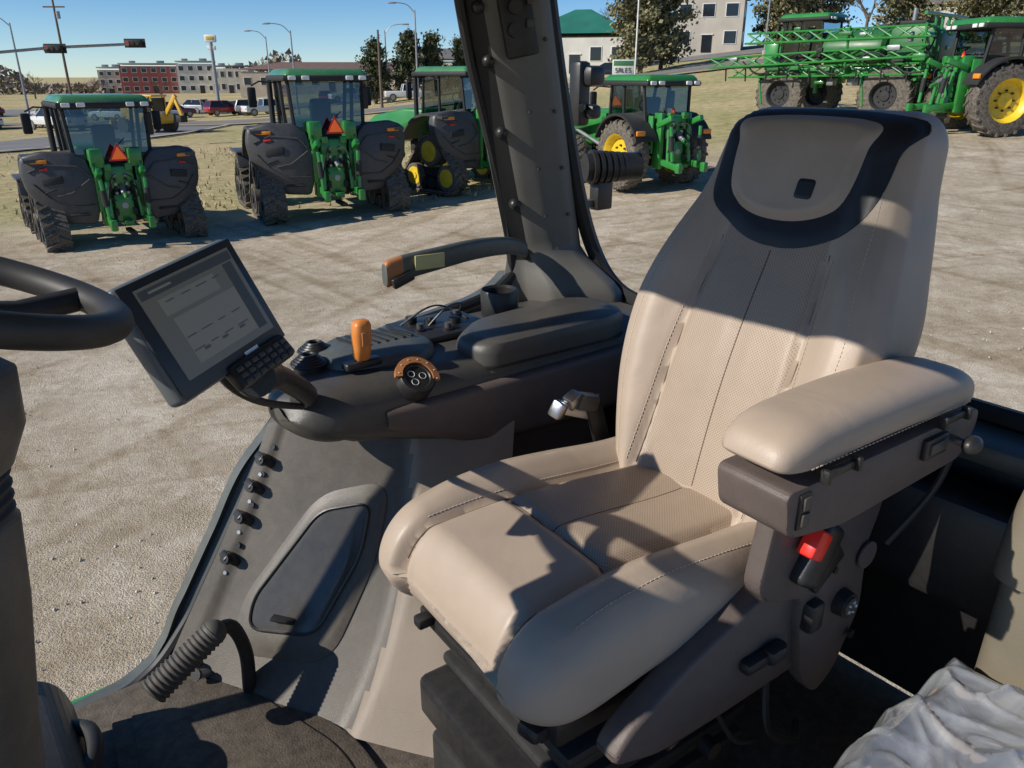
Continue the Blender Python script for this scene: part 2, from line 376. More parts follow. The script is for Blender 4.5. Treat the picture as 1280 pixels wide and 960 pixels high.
# ---------------------------------------------------------------- track tractor
def hull(circs,N=90):
    pts=[]
    for i in range(N):
        a=2*math.pi*i/N; n=Vector((math.cos(a),math.sin(a)))
        c=max(circs,key=lambda q:q[0]*n.x+q[1]*n.y+q[2]); pts.append(Vector((c[0],c[1]))+n*c[2])
    L=[0]
    for i in range(N): L.append(L[-1]+(pts[(i+1)%N]-pts[i]).length)
    K=int(L[-1]/.11); K-=K%2; out=[]; j=0
    for k in range(K):
        t=L[-1]*k/K
        while L[j+1]<t: j+=1
        f=(t-L[j])/max(1e-9,L[j+1]-L[j]); out.append(pts[j].lerp(pts[(j+1)%N],f))
    return out
def track(g,x,y0,circs,w,hub='darkin'):
    O=hull(circs); K=len(O)
    nor=[]
    for i in range(K):
        d=(O[(i+1)%K]-O[i-1]).normalized(); nor.append(Vector((d.y,-d.x)))
    vs=[]
    for i in range(K):
        p=O[i]; q=p-nor[i]*.05
        for px,pp in((-w/2,p),(w/2,p),(w/2,q),(-w/2,q)): vs.append((x+px,y0+pp.x,pp.y))
    fs=[]
    for i in range(K):
        j=(i+1)%K
        for k in range(4): fs.append((i*4+k,i*4+(k+1)%4,j*4+(k+1)%4,j*4+k))
    g.add(vs,fs,'tire')
    for i in range(K):
        for sgn in(-1,1):
            p=O[i]; n=nor[i]; d=Vector((-n.y,n.x))
            if (i+(sgn>0))%2: continue
            a0=(x+sgn*.02,p); a1=(x+sgn*w/2,p+d*.12)
            vv=[]
            for ax,ap in(a0,a1):
                for dd,hh in((-.03,0),(.03,0),(.022,.055),(-.022,.055)):
                    q=ap+d*dd+n*hh; vv.append((ax,y0+q.x,q.y))
            g.add(vv,[(0,1,2,3),(7,6,5,4),(0,4,5,1),(1,5,6,2),(2,6,7,3),(3,7,4,0)],'tire')
    for c in circs:
        r=c[2]-.06
        for s2 in(-1,1):
            xx=x+s2*w*.28
            g.cyl((xx-w*.17,y0+c[0],c[1]),(xx+w*.17,y0+c[0],c[1]),r,'tire',n=20)
            g.cyl((xx+s2*w*.17,y0+c[0],c[1]),(xx+s2*w*.19,y0+c[0],c[1]),r*.72,hub,n=20)
            g.cyl((xx+s2*w*.19,y0+c[0],c[1]),(xx+s2*w*.24,y0+c[0],c[1]),r*.3,hub,n=12)
    for c in(-.35,0,.35):
        cy=(circs[0][0]+circs[1][0])/2+c
        g.cyl((x-w*.4,y0+cy,.24),(x+w*.4,y0+cy,.24),.17,'darkin',n=14)
    cy=(circs[0][0]+circs[1][0])/2
    g.box((x,y0+cy,.55),(w*.5,abs(circs[1][0]-circs[0][0])*.8,.22),'darkin')
def smv(g,x,y,z,s=.2):
    g.prism([(x-s,z-s*.75),(x+s,z-s*.75),(x,z+s)],'y',y-.01,y+.004,'smvr')
    g.prism([(x-s*.72,z-s*.58),(x+s*.72,z-s*.58),(x,z+s*.66)],'y',y-.022,y-.012,'smv')
def cabin(g,y0,y1,zb,zt,wb,wt,roofw,roofm='green',lights=True,seat=True):
    for sx in(-1,1):
        for (yb,yt) in((y0,y0+.08),(y1,y1-.15),((y0+y1)/2+.15,(y0+y1)/2+.1)):
            g.cyl((sx*wb,yb,zb),(sx*wt,yt,zt),.045,'darkin',n=6)
        g.add([(sx*wb,y0,zb),(sx*wb,y1,zb),(sx*wt,y1-.15,zt),(sx*wt,y0+.08,zt)],[(0,1,2,3)],'glass')
    g.add([(-wb,y0,zb),(wb,y0,zb),(wt,y0+.08,zt),(-wt,y0+.08,zt)],[(0,1,2,3)],'glass')
    g.add([(-wb,y1,zb),(wb,y1,zb),(wt,y1-.15,zt),(-wt,y1-.15,zt)],[(0,1,2,3)],'glass')
    g.box((0,(y0+y1)/2,zb-.06),(wb*2+.06,y1-y0+.1,.14),'darkin',bev=.03)
    ym=(y0+y1)/2; ln=y1-y0+.45
    g.box((0,ym,zt+.05),(roofw*2,ln,.13),'darkin',bev=.05)
    g.box((0,ym,zt+.17),(roofw*2-.04,ln-.05,.17),roofm,bev=.08,seg=3,taper=(.86,.9))
    if lights:
        for x in(-roofw*.8,-roofw*.5,roofw*.5,roofw*.8): 
            g.box((x,ym-ln/2-.01,zt+.06),(.17,.05,.09),'white',bev=.015)
    if seat:
        g.box((0,ym-.1,zb+.35),(.5,.16,.75),'darkin',bev=.07,rot=(.15,0,0)); g.box((0,ym+.2,zb+.05),(.5,.5,.15),'darkin',bev=.05)
        g.box((.38,ym+.2,zb+.3),(.12,.5,.12),'darkin',bev=.03); g.cyl((0,y1-.5,zb),(0,y1-.65,zb+.45),.05,'darkin',n=8)
        g.tube([(0.2*math.cos(a),y1-.68+.1*math.sin(a)*.5,zb+.5+.15*math.sin(a)) for a in[i*math.pi/6 for i in range(12)]],.018,'darkin',n=6,closed=True)
    g.tube([(-wt*.2,y0-.0,zb+.02),(wt*.35,y0+.03,zb+.45)],.012,'darkin',n=5)
    for sx in(-1,1):
        g.tube([(sx*wt,y1-.1,zt-.05),(sx*(wt+.35),y1-.05,zt-.02),(sx*(wt+.55),y1-.1,zt-.12)],.02,'darkin',n=6)
        g.box((sx*(wt+.56),y1-.12,zt-.38),(.2,.09,.46),'darkin',bev=.04)
def hitch(g,gm='green',top=1.95):
    g.box((0,.42,1.25),(.72,.7,1.3),'darkin',bev=.05)
    g.box((0,.1,1.62),(.62,.3,.5),gm,bev=.05); g.box((0,.0,.95),(.42,.25,.62),gm,bev=.06)
    g.box((0,-.08,.62),(.2,.5,.12),gm,bev=.02); g.cyl((0,-.15,1.0),(0,.02,1.0),.07,'steel',n=12)
    for s2 in(-1,1):
        g.box((s2*.42,.12,1.25),(.12,.3,1.35),gm,bev=.03)
        g.box((s2*.40,-.28,.72),(.09,.95,.16),gm,rot=(.12,0,s2*.08),bev=.03)
        g.box((s2*.45,-.15,1.72),(.13,.6,.14),gm,rot=(-.35,0,0),bev=.03)
        g.cyl((s2*.46,-.4,1.62),(s2*.42,-.48,.8),.045,gm,n=10); g.cyl((s2*.46,-.42,1.4),(s2*.44,-.45,1.05),.065,'darkin',n=10)
        g.cyl((s2*.30,-.12,1.55),(s2*.33,-.2,.75),.05,gm,n=10)
        g.box((s2*.40,-.72,.66),(.14,.16,.24),gm,bev=.03)
        for k in range(5):
            g.cyl((s2*.12,-.12,1.28+.1*k),(s2*.12,.0,1.28+.1*k),.035,'darkin' if k%2 else 'steel',n=8)
        g.box((s2*.22,-.06,1.85),(.15,.12,.16),gm,bev=.02)
        g.box((s2*.27,-.07,1.42),(.13,.1,.2),'darkin',bev=.02); g.box((s2*.2,-.14,.86),(.1,.06,.16),'darkin',bev=.02)
        g.tube(catmull([(s2*.2,0,1.5),(s2*.3,-.25,1.35),(s2*.35,-.2,1.0),(s2*.25,0,.9)],5),.018,'darkin',n=6)
        g.tube(catmull([(s2*.1,-.1,1.7),(s2*.24,-.3,1.6),(s2*.3,-.22,1.25),(s2*.15,-.1,1.1)],5),.015,'darkin',n=6)
    g.cyl((0,-.05,1.45),(0,-.5,1.2),.045,gm,n=10); g.cyl((0,-.1,1.42),(0,-.35,1.28),.06,'steel',n=10)
    g.box((0,-.35,.45),(.12,.7,.07),'darkin')
def track_tractor(loc,rz,sc,hub='darkin'):
    e=empty('track_tractor',loc,rz,sc)
    rc=[(-.55,.42,.41),(.75,.42,.41),(.12,1.12,.46)]
    fc=[(-.5,.38,.37),(.55,.38,.37),(.05,.85,.38)]
    for s2,n in((-1,'rear_track_left'),(1,'rear_track_right')):
        g=G(); track(g,s2*1.48,.75,rc,.52,hub); g.obj(n,e)
    for s2,n in((-1,'front_track_left'),(1,'front_track_right')):
        g=G(); track(g,s2*1.5,3.55,fc,.5,hub)
        g.box((s2*1.5,3.6,1.38),(.62,1.3,.07),'fender',bev=.03); g.box((s2*1.5,2.98,1.2),(.6,.07,.4),'fender',rot=(-.4,0,0),bev=.03); g.obj(n,e)
    g=G()
    for s2 in(-1,1):
        o=[(.50,1.62),(.58,1.98),(.80,2.20),(1.45,2.24),(1.84,2.12),(1.90,1.78),(1.84,1.38),(1.66,1.08),(1.40,.84),(1.2,.66),(.60,.62),(.50,.95)]
        pl=[(s2*p.x,p.y) for p in roundpoly(o,.10,3)]
        if s2<0: pl=pl[::-1]
        c=Vector((sum(p[0] for p in pl)/len(pl),sum(p[1] for p in pl)/len(pl)))
        def yo(a,b): return .22*(abs(a)-.5)**2-.02+.14*max(0,b-1.5)
        secs=[]
        for r,y in((.97,.22),(1.0,.05),(.99,.0),(.965,-.025),(.92,-.035),(.6,-.06),(.3,-.07),(.02,-.07)):
            secs.append([(c.x+(a-c.x)*r,y+yo(c.x+(a-c.x)*r,c.y+(b-c.y)*r),c.y+(b-c.y)*r) for a,b in pl])
        g.loft(secs,'fender')
        def rib(pts,r=.022,m='fender'):
            g.tube([(s2*a,yo(a,b)-.075,b) for a,b in pts],r,m,n=6)
        rib([(.62,1.7),(.8,1.9),(1.4,1.95),(1.75,1.8)]); rib([(.6,1.05),(1.1,1.05),(1.45,1.25),(1.7,1.55)]); rib([(.62,1.62),(1.0,1.35),(1.3,1.28)])
        def plate(a,b,w,h,m,rot=0): g.box((s2*a,yo(a,b)-.07,b),(w,.05,h),m,rot=(0,s2*rot,s2*.35),bev=.015)
        plate(1.33,1.62,.42,.17,'darkin',.12); plate(1.33,1.68,.36,.03,'fender',.12); plate(.95,.86,.44,.05,'darkin',0); plate(1.4,1.40,.26,.03,'darkin',.3)
        plate(1.52,2.02,.34,.08,'amber',0); plate(1.45,1.86,.18,.05,'smvr',.1)
        A=[(.2,2.12),(.9,2.2),(1.5,2.0),(1.95,1.5)]
        secs=[]
        for v in catmull([(a,b,0) for a,b in A],4):
            secs.append([(s2*.55,v.x,v.y),(s2*1.8,v.x,v.y-.05),(s2*1.8,v.x,v.y-.12),(s2*.55,v.x,v.y-.1)])
        g.loft(secs,'fender')
    g.obj('fenders',e,ang=30)
    g=G(); hitch(g); g.box((0,1.2,1.1),(.9,1.6,.7),'green',bev=.08)
    g.box((0,2.3,1.15),(.7,1.6,.6),'darkin',bev=.05)
    for s2 in(-1,1): g.cyl((s2*.3,.85,.95),(s2*1.3,.85,.95),.16,'green',n=14); g.cyl((s2*.3,3.5,.8),(s2*1.3,3.5,.8),.12,'green',n=12)
    hp=[(2.2,1.45),(2.2,2.2),(3.2,2.2),(4.6,1.95),(5.0,1.7),(5.05,1.2),(4.8,.95)]
    g.prism(hp,'x',-.5,.5,'green',bev=.1,seg=3); g.box((0,3.6,1.4),(1.04,1.6,.3),'darkin',bev=.02)
    for s2 in(-1,1): g.box((s2*.40,.05,2.05),(.30,.3,.42),'green',bev=.05); g.box((s2*.48,.0,1.45),(.10,.2,1.1),'green',bev=.03)
    g.obj('chassis_hood_and_hitch',e)
    g=G(); cabin(g,.25,2.0,2.0,3.12,.80,.86,1.0,'greend'); smv(g,0.05,-.1,2.15,.22)
    g.cyl((-.95,2.1,1.9),(-.95,2.1,3.2),.07,'darkin',n=10)
    g.box((.88,.2,2.75),(.12,.12,.5),'darkin',bev=.03); g.obj('cab',e)
    return e
track_tractor((-8.35,16.9,H(-8.4,16.9)-.10),math.radians(36),.93)
track_tractor((-4.36,19.7,H(-4.4,19.7)-.06),math.radians(26),1.05)
track_tractor((-.6,23.2,H(-.6,23.2)-.03),math.radians(50),.98,hub='yellow')
def tire(g,x,y,r,w,rim='yellow',n=22,rr=.6,lug=.055):
    prof=[(-.5,rr),(-.52,.8),(-.46,.93),(-.3,.97),(0,.985),(.3,.97),(.46,.93),(.52,.8),(.5,rr)]
    secs=[]; K=36
    for i in range(K+1):
        a=2*math.pi*i/K; secs.append([(x+p*w,y+math.cos(a)*q*r,r+math.sin(a)*q*r) for p,q in prof])
    g.loft(secs,'tire',cap=False,closed=False)
    for i in range(n*2):
        sgn=1 if i%2 else -1; a=2*math.pi*(i*.5)/n
        vv=[]
        for px,da in((x+sgn*.03*w,0),(x+sgn*.52*w,.16)):
            for d2,h in((-.045,-.04),(.045,-.04),(.03,lug),(-.03,lug)):
                aa=a+da+d2*.9/r*1; R2=r*(.97 if da==0 else .92)+h*r*.9
                vv.append((px,y+math.cos(aa)*R2,r+math.sin(aa)*R2))
        g.add(vv,[(0,1,2,3),(7,6,5,4),(0,4,5,1),(1,5,6,2),(2,6,7,3),(3,7,4,0)],'tire')
    rs=[(.5,rr),(.47,rr*.97),(.40,rr*.9),(.12,rr*.8),(.08,rr*.4),(.18,rr*.34),(.2,0.01)]
    for s2 in(-1,1):
        secs=[]
        for i in range(25):
            a=2*math.pi*i/24; secs.append([(x+s2*p*w,y+math.cos(a)*q*r,r+math.sin(a)*q*r) for p,q in rs])
        g.loft(secs,rim,cap=False,closed=False)
        for i in range(8):
            a=2*math.pi*i/8; g.cyl((x+s2*w*.1,y+math.cos(a)*r*.27,r+math.sin(a)*r*.27),(x+s2*w*.2,y+math.cos(a)*r*.27,r+math.sin(a)*r*.27),.03*r,'darkin',n=6)
def wheel_tractor(loc,rz,sc,loader=True,dual=False):
    e=empty('wheel_tractor',loc,rz,sc)
    for s2,n in((-1,'left'),(1,'right')):
        g=G(); tire(g,s2*.93,.9,.88,.5)
        if dual: tire(g,s2*1.6,.9,.88,.5)
        g.obj('rear_wheel_'+n,e)
        g=G(); tire(g,s2*.9,3.3,.62,.4); g.obj('front_wheel_'+n,e)
    g=G(); hitch(g)
    g.box((0,1.1,1.0),(.7,1.4,.6),'dgreen',bev=.06); g.box((0,2.4,.95),(.5,2.0,.45),'darkin',bev=.05)
    for s2 in(-1,1):
        g.cyl((s2*.2,.9,.88),(s2*.9,.9,.88),.14,'green',n=12); g.cyl((s2*.2,3.3,.62),(s2*.9,3.3,.62),.1,'green',n=12)
        secs=[]
        for i in range(11):
            a=math.radians(25+i*13); yy=.9-math.cos(a)*1.0; zz=.88+math.sin(a)*1.02
            secs.append([(s2*.55,yy,zz),(s2*1.2,yy,zz),(s2*1.2,yy,zz-.06),(s2*.55,yy,zz-.06)])
        g.loft(secs,'darkin'); g.box((s2*.58,.9,1.4),(.06,1.5,.9),'green',bev=.02)
        g.box((s2*1.05,.02,1.45),(.26,.06,.12),'amber',bev=.02)
    g.prism([(2.1,1.15),(2.1,1.95),(3.2,1.93),(4.1,1.7),(4.3,1.4),(4.25,1.0),(3.9,.85)],'x',-.38,.38,'green',bev=.08,seg=3)
    g.obj('chassis_hood_and_hitch',e)
    g=G(); cabin(g,.35,1.95,1.55,2.55,.66,.72,.85,'green'); smv(g,.05,.2,1.85,.2); g.obj('cab',e)
    if loader:
        g=G()
        for s2 in(-1,1):
            g.box((s2*.62,2.2,1.3),(.12,.2,1.1),'green',bev=.02)
            g.box((s2*.62,3.3,1.5),(.12,2.4,.18),'green',rot=(-.18,0,0),bev=.03); g.box((s2*.62,4.9,.9),(.12,1.3,.16),'green',rot=(-.85,0,0),bev=.03)
            g.cyl((s2*.62,2.3,1.0),(s2*.62,3.6,1.35),.05,'steel')
        g.prism([(5.1,.2),(5.1,1.0),(5.4,1.1),(6.0,.25),(5.9,.15)],'x',-1.1,1.1,'dgreen',bev=.02); g.obj('front_loader',e)
    return e
wheel_tractor((4.1,20.4,H(4.1,20.4)-.02),math.radians(28),1.0)
wheel_tractor((14.7,27.9,H(16.0,27.0)-.05),math.radians(-86),1.3,loader=False)
def truss(g,p0,p1,w,h,n,m,r=.03):
    p0=Vector(p0);p1=Vector(p1);d=(p1-p0).normalized(); s2=d.cross(Vector((0,0,1))).normalized(); u=s2.cross(d)
    C=[s2*w/2,-s2*w/2,u*h]
    for c in C: g.cyl(p0+c,p1+c,r,m,n=6)
    for i in range(n):
        a=p0.lerp(p1,i/n); b=p0.lerp(p1,(i+1)/n)
        g.cyl(a+C[0],b+C[2],r*.7,m,n=5); g.cyl(a+C[1],b+C[2],r*.7,m,n=5); g.cyl(a+C[2],b+C[0],r*.7,m,n=5); g.cyl(a+C[0],a+C[1],r*.7,m,n=5)
def sprayer(loc,rz,sc=1):
    R=random.Random(12)
    e=empty('crop_sprayer',loc,rz,sc)
    i=0
    for x in(-1.55,1.55):
        for y in(.3,4.2):
            g=G(); tire(g,x,y,.95,.42,rim='darkin',rr=.5); g.obj('wheel_%d'%i,e); i+=1
    g=G()
    for x in(-1.55,1.55):
        for y in(.3,4.2):
            g.cyl((x*.82,y,.95),(x*.82,y,1.9),.1,'green',n=10); g.box((x*.9,y,1.5),(.25,.5,.7),'green',bev=.05)
            g.box((x,y+.75,1.15),(.5,.08,1.1),'green',rot=(-.2,0,0),bev=.03)
    for x in(-.55,.55): g.box((x,2.3,1.75),(.16,6.2,.28),'green',bev=.03)
    for y in(.3,2.2,4.2): g.box((0,y,1.8),(2.7,.25,.22),'green',bev=.03)
    secs=[]
    for yy,k in((.9,.8),(1.0,.95),(1.2,1),(2.9,1),(3.1,.95),(3.2,.8)):
        secs.append([(math.cos(a)*.95*k,yy,2.5+math.sin(a)*.66*k) for a in[j*math.pi/10 for j in range(20)]])
    g.loft(secs,'dgreen')
    g.prism([(-.9,2.0),(-.9,3.0),(-.2,3.25),(.8,3.2),(.85,2.0)],'x',-.7,.7,'dgreen',bev=.08)
    g.box((0,5.2,2.3),(1.6,.6,1.0),'green',bev=.12); g.box((0,.2,3.3),(.9,.9,.14),'darkin',bev=.04); g.cyl((.4,.5,3.0),(.4,.5,3.8),.07,'steel')
    for k in range(60): g.box((R.uniform(-1.6,1.6),R.uniform(-1.0,4),R.uniform(1.3,3.3)),(R.uniform(.1,.4),R.uniform(.1,.5),R.uniform(.1,.35)),R.choice(['darkin','green','dgreen','steel','darkin']),bev=.03)
    g.obj('chassis_and_tank',e)
    g=G(); cabin(g,3.2,4.8,2.25,3.5,.72,.78,.9,'green'); g.obj('cab',e)
    g=G()
    for s2 in(-1,1):
        for zz,xx,y1 in((1.65,1.75,6.2),(2.2,2.0,7.0),(2.8,1.8,5.6)):
            z1=zz-R.uniform(-.1,.35); truss(g,(s2*xx,-1.0,zz),(s2*(xx+.15),y1,z1),.3,.34,11,'green',.035)
        for k in range(9):
            yy=-.8+k*.85; 
            if k%3==0: g.cyl((s2*1.8,yy,1.5),(s2*1.95,yy+R.uniform(-.2,.2),3.2),.045,'green',n=6)
            g.cyl((s2*2.05,yy+.3,1.4),(s2*2.1,yy+.3,1.85),.03,'darkin',n=6)
            g.box((s2*2.1,yy,R.uniform(1.7,3.0)),(.12,R.uniform(.15,.5),R.uniform(.08,.25)),R.choice(['darkin','green','steel','dgreen']),bev=.02)
        g.tube(catmull([(s2*2.1,y,2.0+.35*math.sin(y*2.3)) for y in[-1+.6*j for j in range(12)]],4),.03,'darkin',n=5)
        for zz in (1.8,2.5,3.1): g.cyl((s2*.3,-.6,zz),(s2*1.9,-.8,zz+.05),.05,'green',n=8)
        g.tube(catmull([(s2*.4,-.5,2.6),(s2*.9,-.8,2.9),(s2*1.4,-.8,2.4),(s2*1.8,-.7,2.7)],6),.03,'darkin',n=6)
        g.cyl((s2*.9,-.5,1.6),(s2*.4,-.6,3.0),.06,'dgreen',n=8); g.cyl((s2*.5,-.6,2.0),(s2*1.7,-.8,2.8),.05,'steel',n=8)
    for zz in(1.5,2.2,2.9,3.5): g.cyl((-1.9,-.7,zz),(1.9,-.7,zz),.06,'green',n=8)
    for xx in(-.9,-.3,.3,.9): g.cyl((xx,-.7,1.4),(xx,-.7,3.55),.05,'green',n=8)
    smv(g,.0,-.85,2.5,.34)
    for s2 in(-1,1): g.box((s2*1.2,-.85,2.1),(.2,.05,.1),'amber',bev=.02)
    g.obj('folded_boom',e)
    return e
sprayer((14.9,30.8,H(15,31)-.05),math.radians(44),1.05)
# ---------------------------------------------------------------- cars
CARC={'red':(.35,.015,.02),'white':(.7,.7,.68),'black':(.015,.016,.018),'silver':(.4,.41,.42),'maroon':(.12,.01,.02),'blue':(.04,.07,.15),'yellow':(.75,.42,.03)}
for k,c in CARC.items(): M['car_'+k]=pmat('car_paint_'+k,c,.3,coat=.6,var=.05)
def car(kind,loc,rz,color):
    e=empty({'sedan':'parked_car','suv':'parked_suv','pickup':'pickup_truck'}[kind],loc,rz); m='car_'+color
    if kind=='sedan':
        body=[(-2.3,.35),(-2.35,.7),(-2.2,.92),(-1.4,.98),(1.0,.95),(2.1,.78),(2.3,.6),(2.3,.35)]; top=[(-1.75,.96),(-1.15,1.4),(.1,1.43),(1.0,.94)]; r=.32
    elif kind=='suv':
        body=[(-2.3,.4),(-2.35,.8),(-2.25,1.05),(1.0,1.05),(2.15,.98),(2.35,.7),(2.35,.4)]; top=[(-2.2,1.03),(-1.95,1.66),(.1,1.7),(1.0,1.03)]; r=.38
    else:
        body=[(-2.8,.45),(-2.8,1.1),(-.75,1.12),(1.35,1.12),(2.65,1.05),(2.8,.8),(2.8,.45)]; top=[(-.8,1.1),(-.65,1.78),(.55,1.82),(1.4,1.1)]; r=.42
    g=G(); g.prism(body,'x',-.92,.92,m,bev=.09,seg=3)
    if kind=='pickup': g.box((0,-1.8,1.1),(1.5,1.8,.1),'darkin')
    g.obj('body',e)
    g=G()
    lo=min(p[1] for p in top); hi=max(p[1] for p in top)
    def W(z): return .84-.16*(z-lo)/(hi-lo)
    vs=[(-W(z),y,z) for y,z in top]+[(W(z),y,z) for y,z in top]; n=len(top)
    g.add(vs,[tuple(range(n)),tuple(range(2*n-1,n-1,-1))]+[(i,i+n,(i+1)%n+n,(i+1)%n) for i in range(n)],'carglass')
    yt0,yt1=top[1][0],top[2][0]; g.box((0,(yt0+yt1)/2,hi+.0),(1.38,(yt1-yt0)+.08,.07),m,bev=.03)
    ym=(top[0][0]+top[3][0])/2; 
    for s2 in(-1,1):
        g.cyl((s2*.77,ym,lo),(s2*.69,ym,hi),.04,m,n=6)
        for i in(0,3): j={0:1,3:2}[i]; g.cyl((s2*W(top[i][1]),top[i][0],top[i][1]),(s2*W(top[j][1]),top[j][0],top[j][1]),.045,m,n=6)
        g.box((s2*.98,top[3][0]-.25,lo+.08),(.14,.1,.12),m,bev=.03)
    g.obj('greenhouse',e)
    g=G(); L0=body[0][0]; L1=body[-1][0]
    for s2 in(-1,1):
        for y in(L0+.85,L1-.85):
            g.cyl((s2*.72,y,r),(s2*.94,y,r),r,'tire',n=20); g.cyl((s2*.94,y,r),(s2*.955,y,r),r*.6,'steel',n=14)
        g.box((s2*.7,L1-.0,.72),(.3,.1,.13),'white',bev=.03); g.box((s2*.72,L0+.02,.78),(.25,.1,.15),'smvr',bev=.03)
    g.obj('wheels_and_lamps',e); return e
for k,x,y,a,c in [('suv',-41,74,1.2,'silver'),('pickup',-38,68,1.1,'white'),('sedan',-47,72,1.0,'white'),('sedan',-44,62,1.1,'maroon'),
                  ('suv',-40,97,-.9,'maroon'),('suv',-31,99,-1.2,'silver'),('pickup',-28,94,-.9,'white'),('suv',-50,100,1,'black'),
                  ('suv',-56,103,1,'white'),('sedan',-64,100,1,'maroon'),('pickup',-12,96,-1.3,'white'),('suv',-17,110,-1,'blue'),('pickup',-22,112,-1.1,'white'),
                  ('sedan',9.5,84,1.35,'black'),('suv',33,101,.7,'black'),('suv',-70,66,.4,'white'),('suv',-60,60,.5,'silver'),('sedan',44,110,1.2,'silver'),
                  ('pickup',-5,114,-1.3,'silver'),('suv',1,116,-1.3,'black'),('sedan',56,92,1.5,'maroon'),('suv',-26,115,.2,'red'),
                  ('suv',-43,88,1.3,'white'),('sedan',-36,106,1.3,'black'),('suv',-42,108,1.2,'silver'),('sedan',-52,92,1.2,'silver'),('suv',-35,100,-.8,'red'),
                  ('sedan',-47,97,.9,'white'),('pickup',-43.5,93,-.9,'maroon'),('suv',-38,88,-.9,'white'),('suv',-52,78,1.1,'blue'),('sedan',-57,80,1.2,'white'),('suv',-50,66,.9,'silver'),('sedan',-55,70,.9,'red')]:
    car(k,(x,y,H(x,y)+.07),a,c)
def backhoe(loc,rz):
    e=empty('yellow_backhoe',loc,rz); g=G()
    g.box((0,0,1.1),(1.6,3.2,.8),'car_yellow',bev=.1); g.box((0,1.6,1.5),(1.2,1.6,.7),'car_yellow',bev=.1)
    for s2 in(-1,1):
        g.cyl((s2*.7,-.9,.75),(s2*1.15,-.9,.75),.75,'tire',n=20); g.cyl((s2*.8,1.8,.55),(s2*1.15,1.8,.55),.55,'tire',n=20)
        g.cyl((s2*1.15,-.9,.75),(s2*1.17,-.9,.75),.4,'car_yellow',n=14); g.cyl((s2*.6,1,1.2),(s2*.6,3.2,.8),.09,'car_yellow')
        for y in(-1,.6): g.cyl((s2*.7,y,1.4),(s2*.7,y,2.7),.06,'car_yellow')
    g.box((0,-.2,2.75),(1.6,2.0,.15),'car_yellow',bev=.04); g.box((0,-.2,2.1),(1.35,1.5,1.0),'carglass')
    g.prism([(3.0,.2),(3.0,1.1),(3.5,.3)],'x',-1.1,1.1,'car_yellow',bev=.02)
    g.box((0,-2.2,2.1),(.25,.3,1.8),'car_yellow',rot=(.7,0,0),bev=.04); g.box((0,-2.9,2.0),(.2,.25,1.6),'car_yellow',rot=(-.4,0,0),bev=.04); g.box((0,-3.1,1.1),(.7,.5,.5),'darkin',bev=.05)
    g.obj('body',e)
backhoe((-28.3,64,H(-28.3,64)),1.2)
# ---------------------------------------------------------------- street furniture
def street_lamp(x,y,h=9,arm=2.2,dirx=1):
    e=empty('street_lamp',(x,y,H(x,y))); g=G(); g.cyl((0,0,0),(0,0,h),.12,'steel',r1=.07,n=10)
    g.tube(catmull([(0,0,h-.3),(dirx*arm*.4,0,h+.5),(dirx*arm,0,h+.7)],5),.05,'steel',n=6); g.box((dirx*(arm+.3),0,h+.66),(.8,.3,.16),'steel',bev=.05); g.box((0,0,.3),(.4,.4,.6),'conc',bev=.05); g.obj('pole',e)
for a in[(-46,78,9,2.5,-1),(-23.5,90,8.5,2.2,-1),(-15,100,8,2.2,1),(-10,88,9,2,-1),(-62,88,10,2.5,1),(-5,110,8,1.8,1),(27,90,9,2,1),(-32,110,9,2,-1)]: street_lamp(*a)
def signal(x,y):
    e=empty('traffic_signal',(x,y,H(x,y))); g=G(); g.cyl((0,0,0),(0,0,6.0),.14,'steel',r1=.11,n=12); g.box((0,0,.2),(.6,.6,.4),'conc',bev=.04)
    g.tube([(0,0,4.9),(3.5,3,5.4),(7,6,5.7)],.08,'steel',n=8)
    for t in(.5,.97):
        zc=4.9+.8*t+.05
        g.box((7*t,6*t-.1,zc),(1.0,.3,.34),'darkin',bev=.04)
        for k,c in enumerate(('smvr','darkin','darkin')): g.cyl((7*t-.3+.3*k,6*t-.24,zc),(7*t-.3+.3*k,6*t-.29,zc),.11,c,n=12)
        g.box((7*t,6*t+.1,zc),(1.25,.04,.5),'darkin')
    g.obj('mast_and_arm',e)
signal(-29.3,44.5)
def pole(x,y,h,xarm=True):
    e=empty('utility_pole',(x,y,H(x,y))); g=G(); g.cyl((0,0,0),(0,0,h),.16,'wood',r1=.1,n=10)
    if xarm:
        for z in(h-.5,h-1.3): g.box((0,0,z),(2.2,.12,.14),'wood')
        for xx in(-1,-.4,.4,1): g.cyl((xx,0,h-.42),(xx,0,h-.25),.05,'steel',n=8)
        g.cyl((.3,0,h-2.4),(.3,0,h-1.7),.2,'steel',n=10)
    g.obj('pole',e)
pole(-47,88,12.5); pole(-13.6,86,7.5,False); pole(-70,95,12); pole(-90,120,13)
def flagpole(x,y,h):
    e=empty('flag_pole',(x,y,H(x,y))); g=G(); g.cyl((0,0,0),(0,0,h),.08,'white',r1=.05,n=10); g.sphere((0,0,h),.12,'steel'); g.cyl((0,0,0),(0,0,.2),.25,'conc'); g.obj('pole',e)
flagpole(11.2,76,13)
def pylon(x,y,h):
    e=empty('restaurant_sign',(x,y,H(x,y))); g=G(); g.cyl((0,0,0),(0,0,h),.22,'steel',n=10)
    g.box((0,0,h+.4),(1.5,.4,.9),'white',bev=.15); g.box((0,-.22,h+.45),(1.0,.04,.4),'ypaint',bev=.05); g.box((0,0,h-.7),(1.1,.3,.5),'white',bev=.05); g.obj('pole_and_panel',e)
pylon(-38.5,108,8.6)
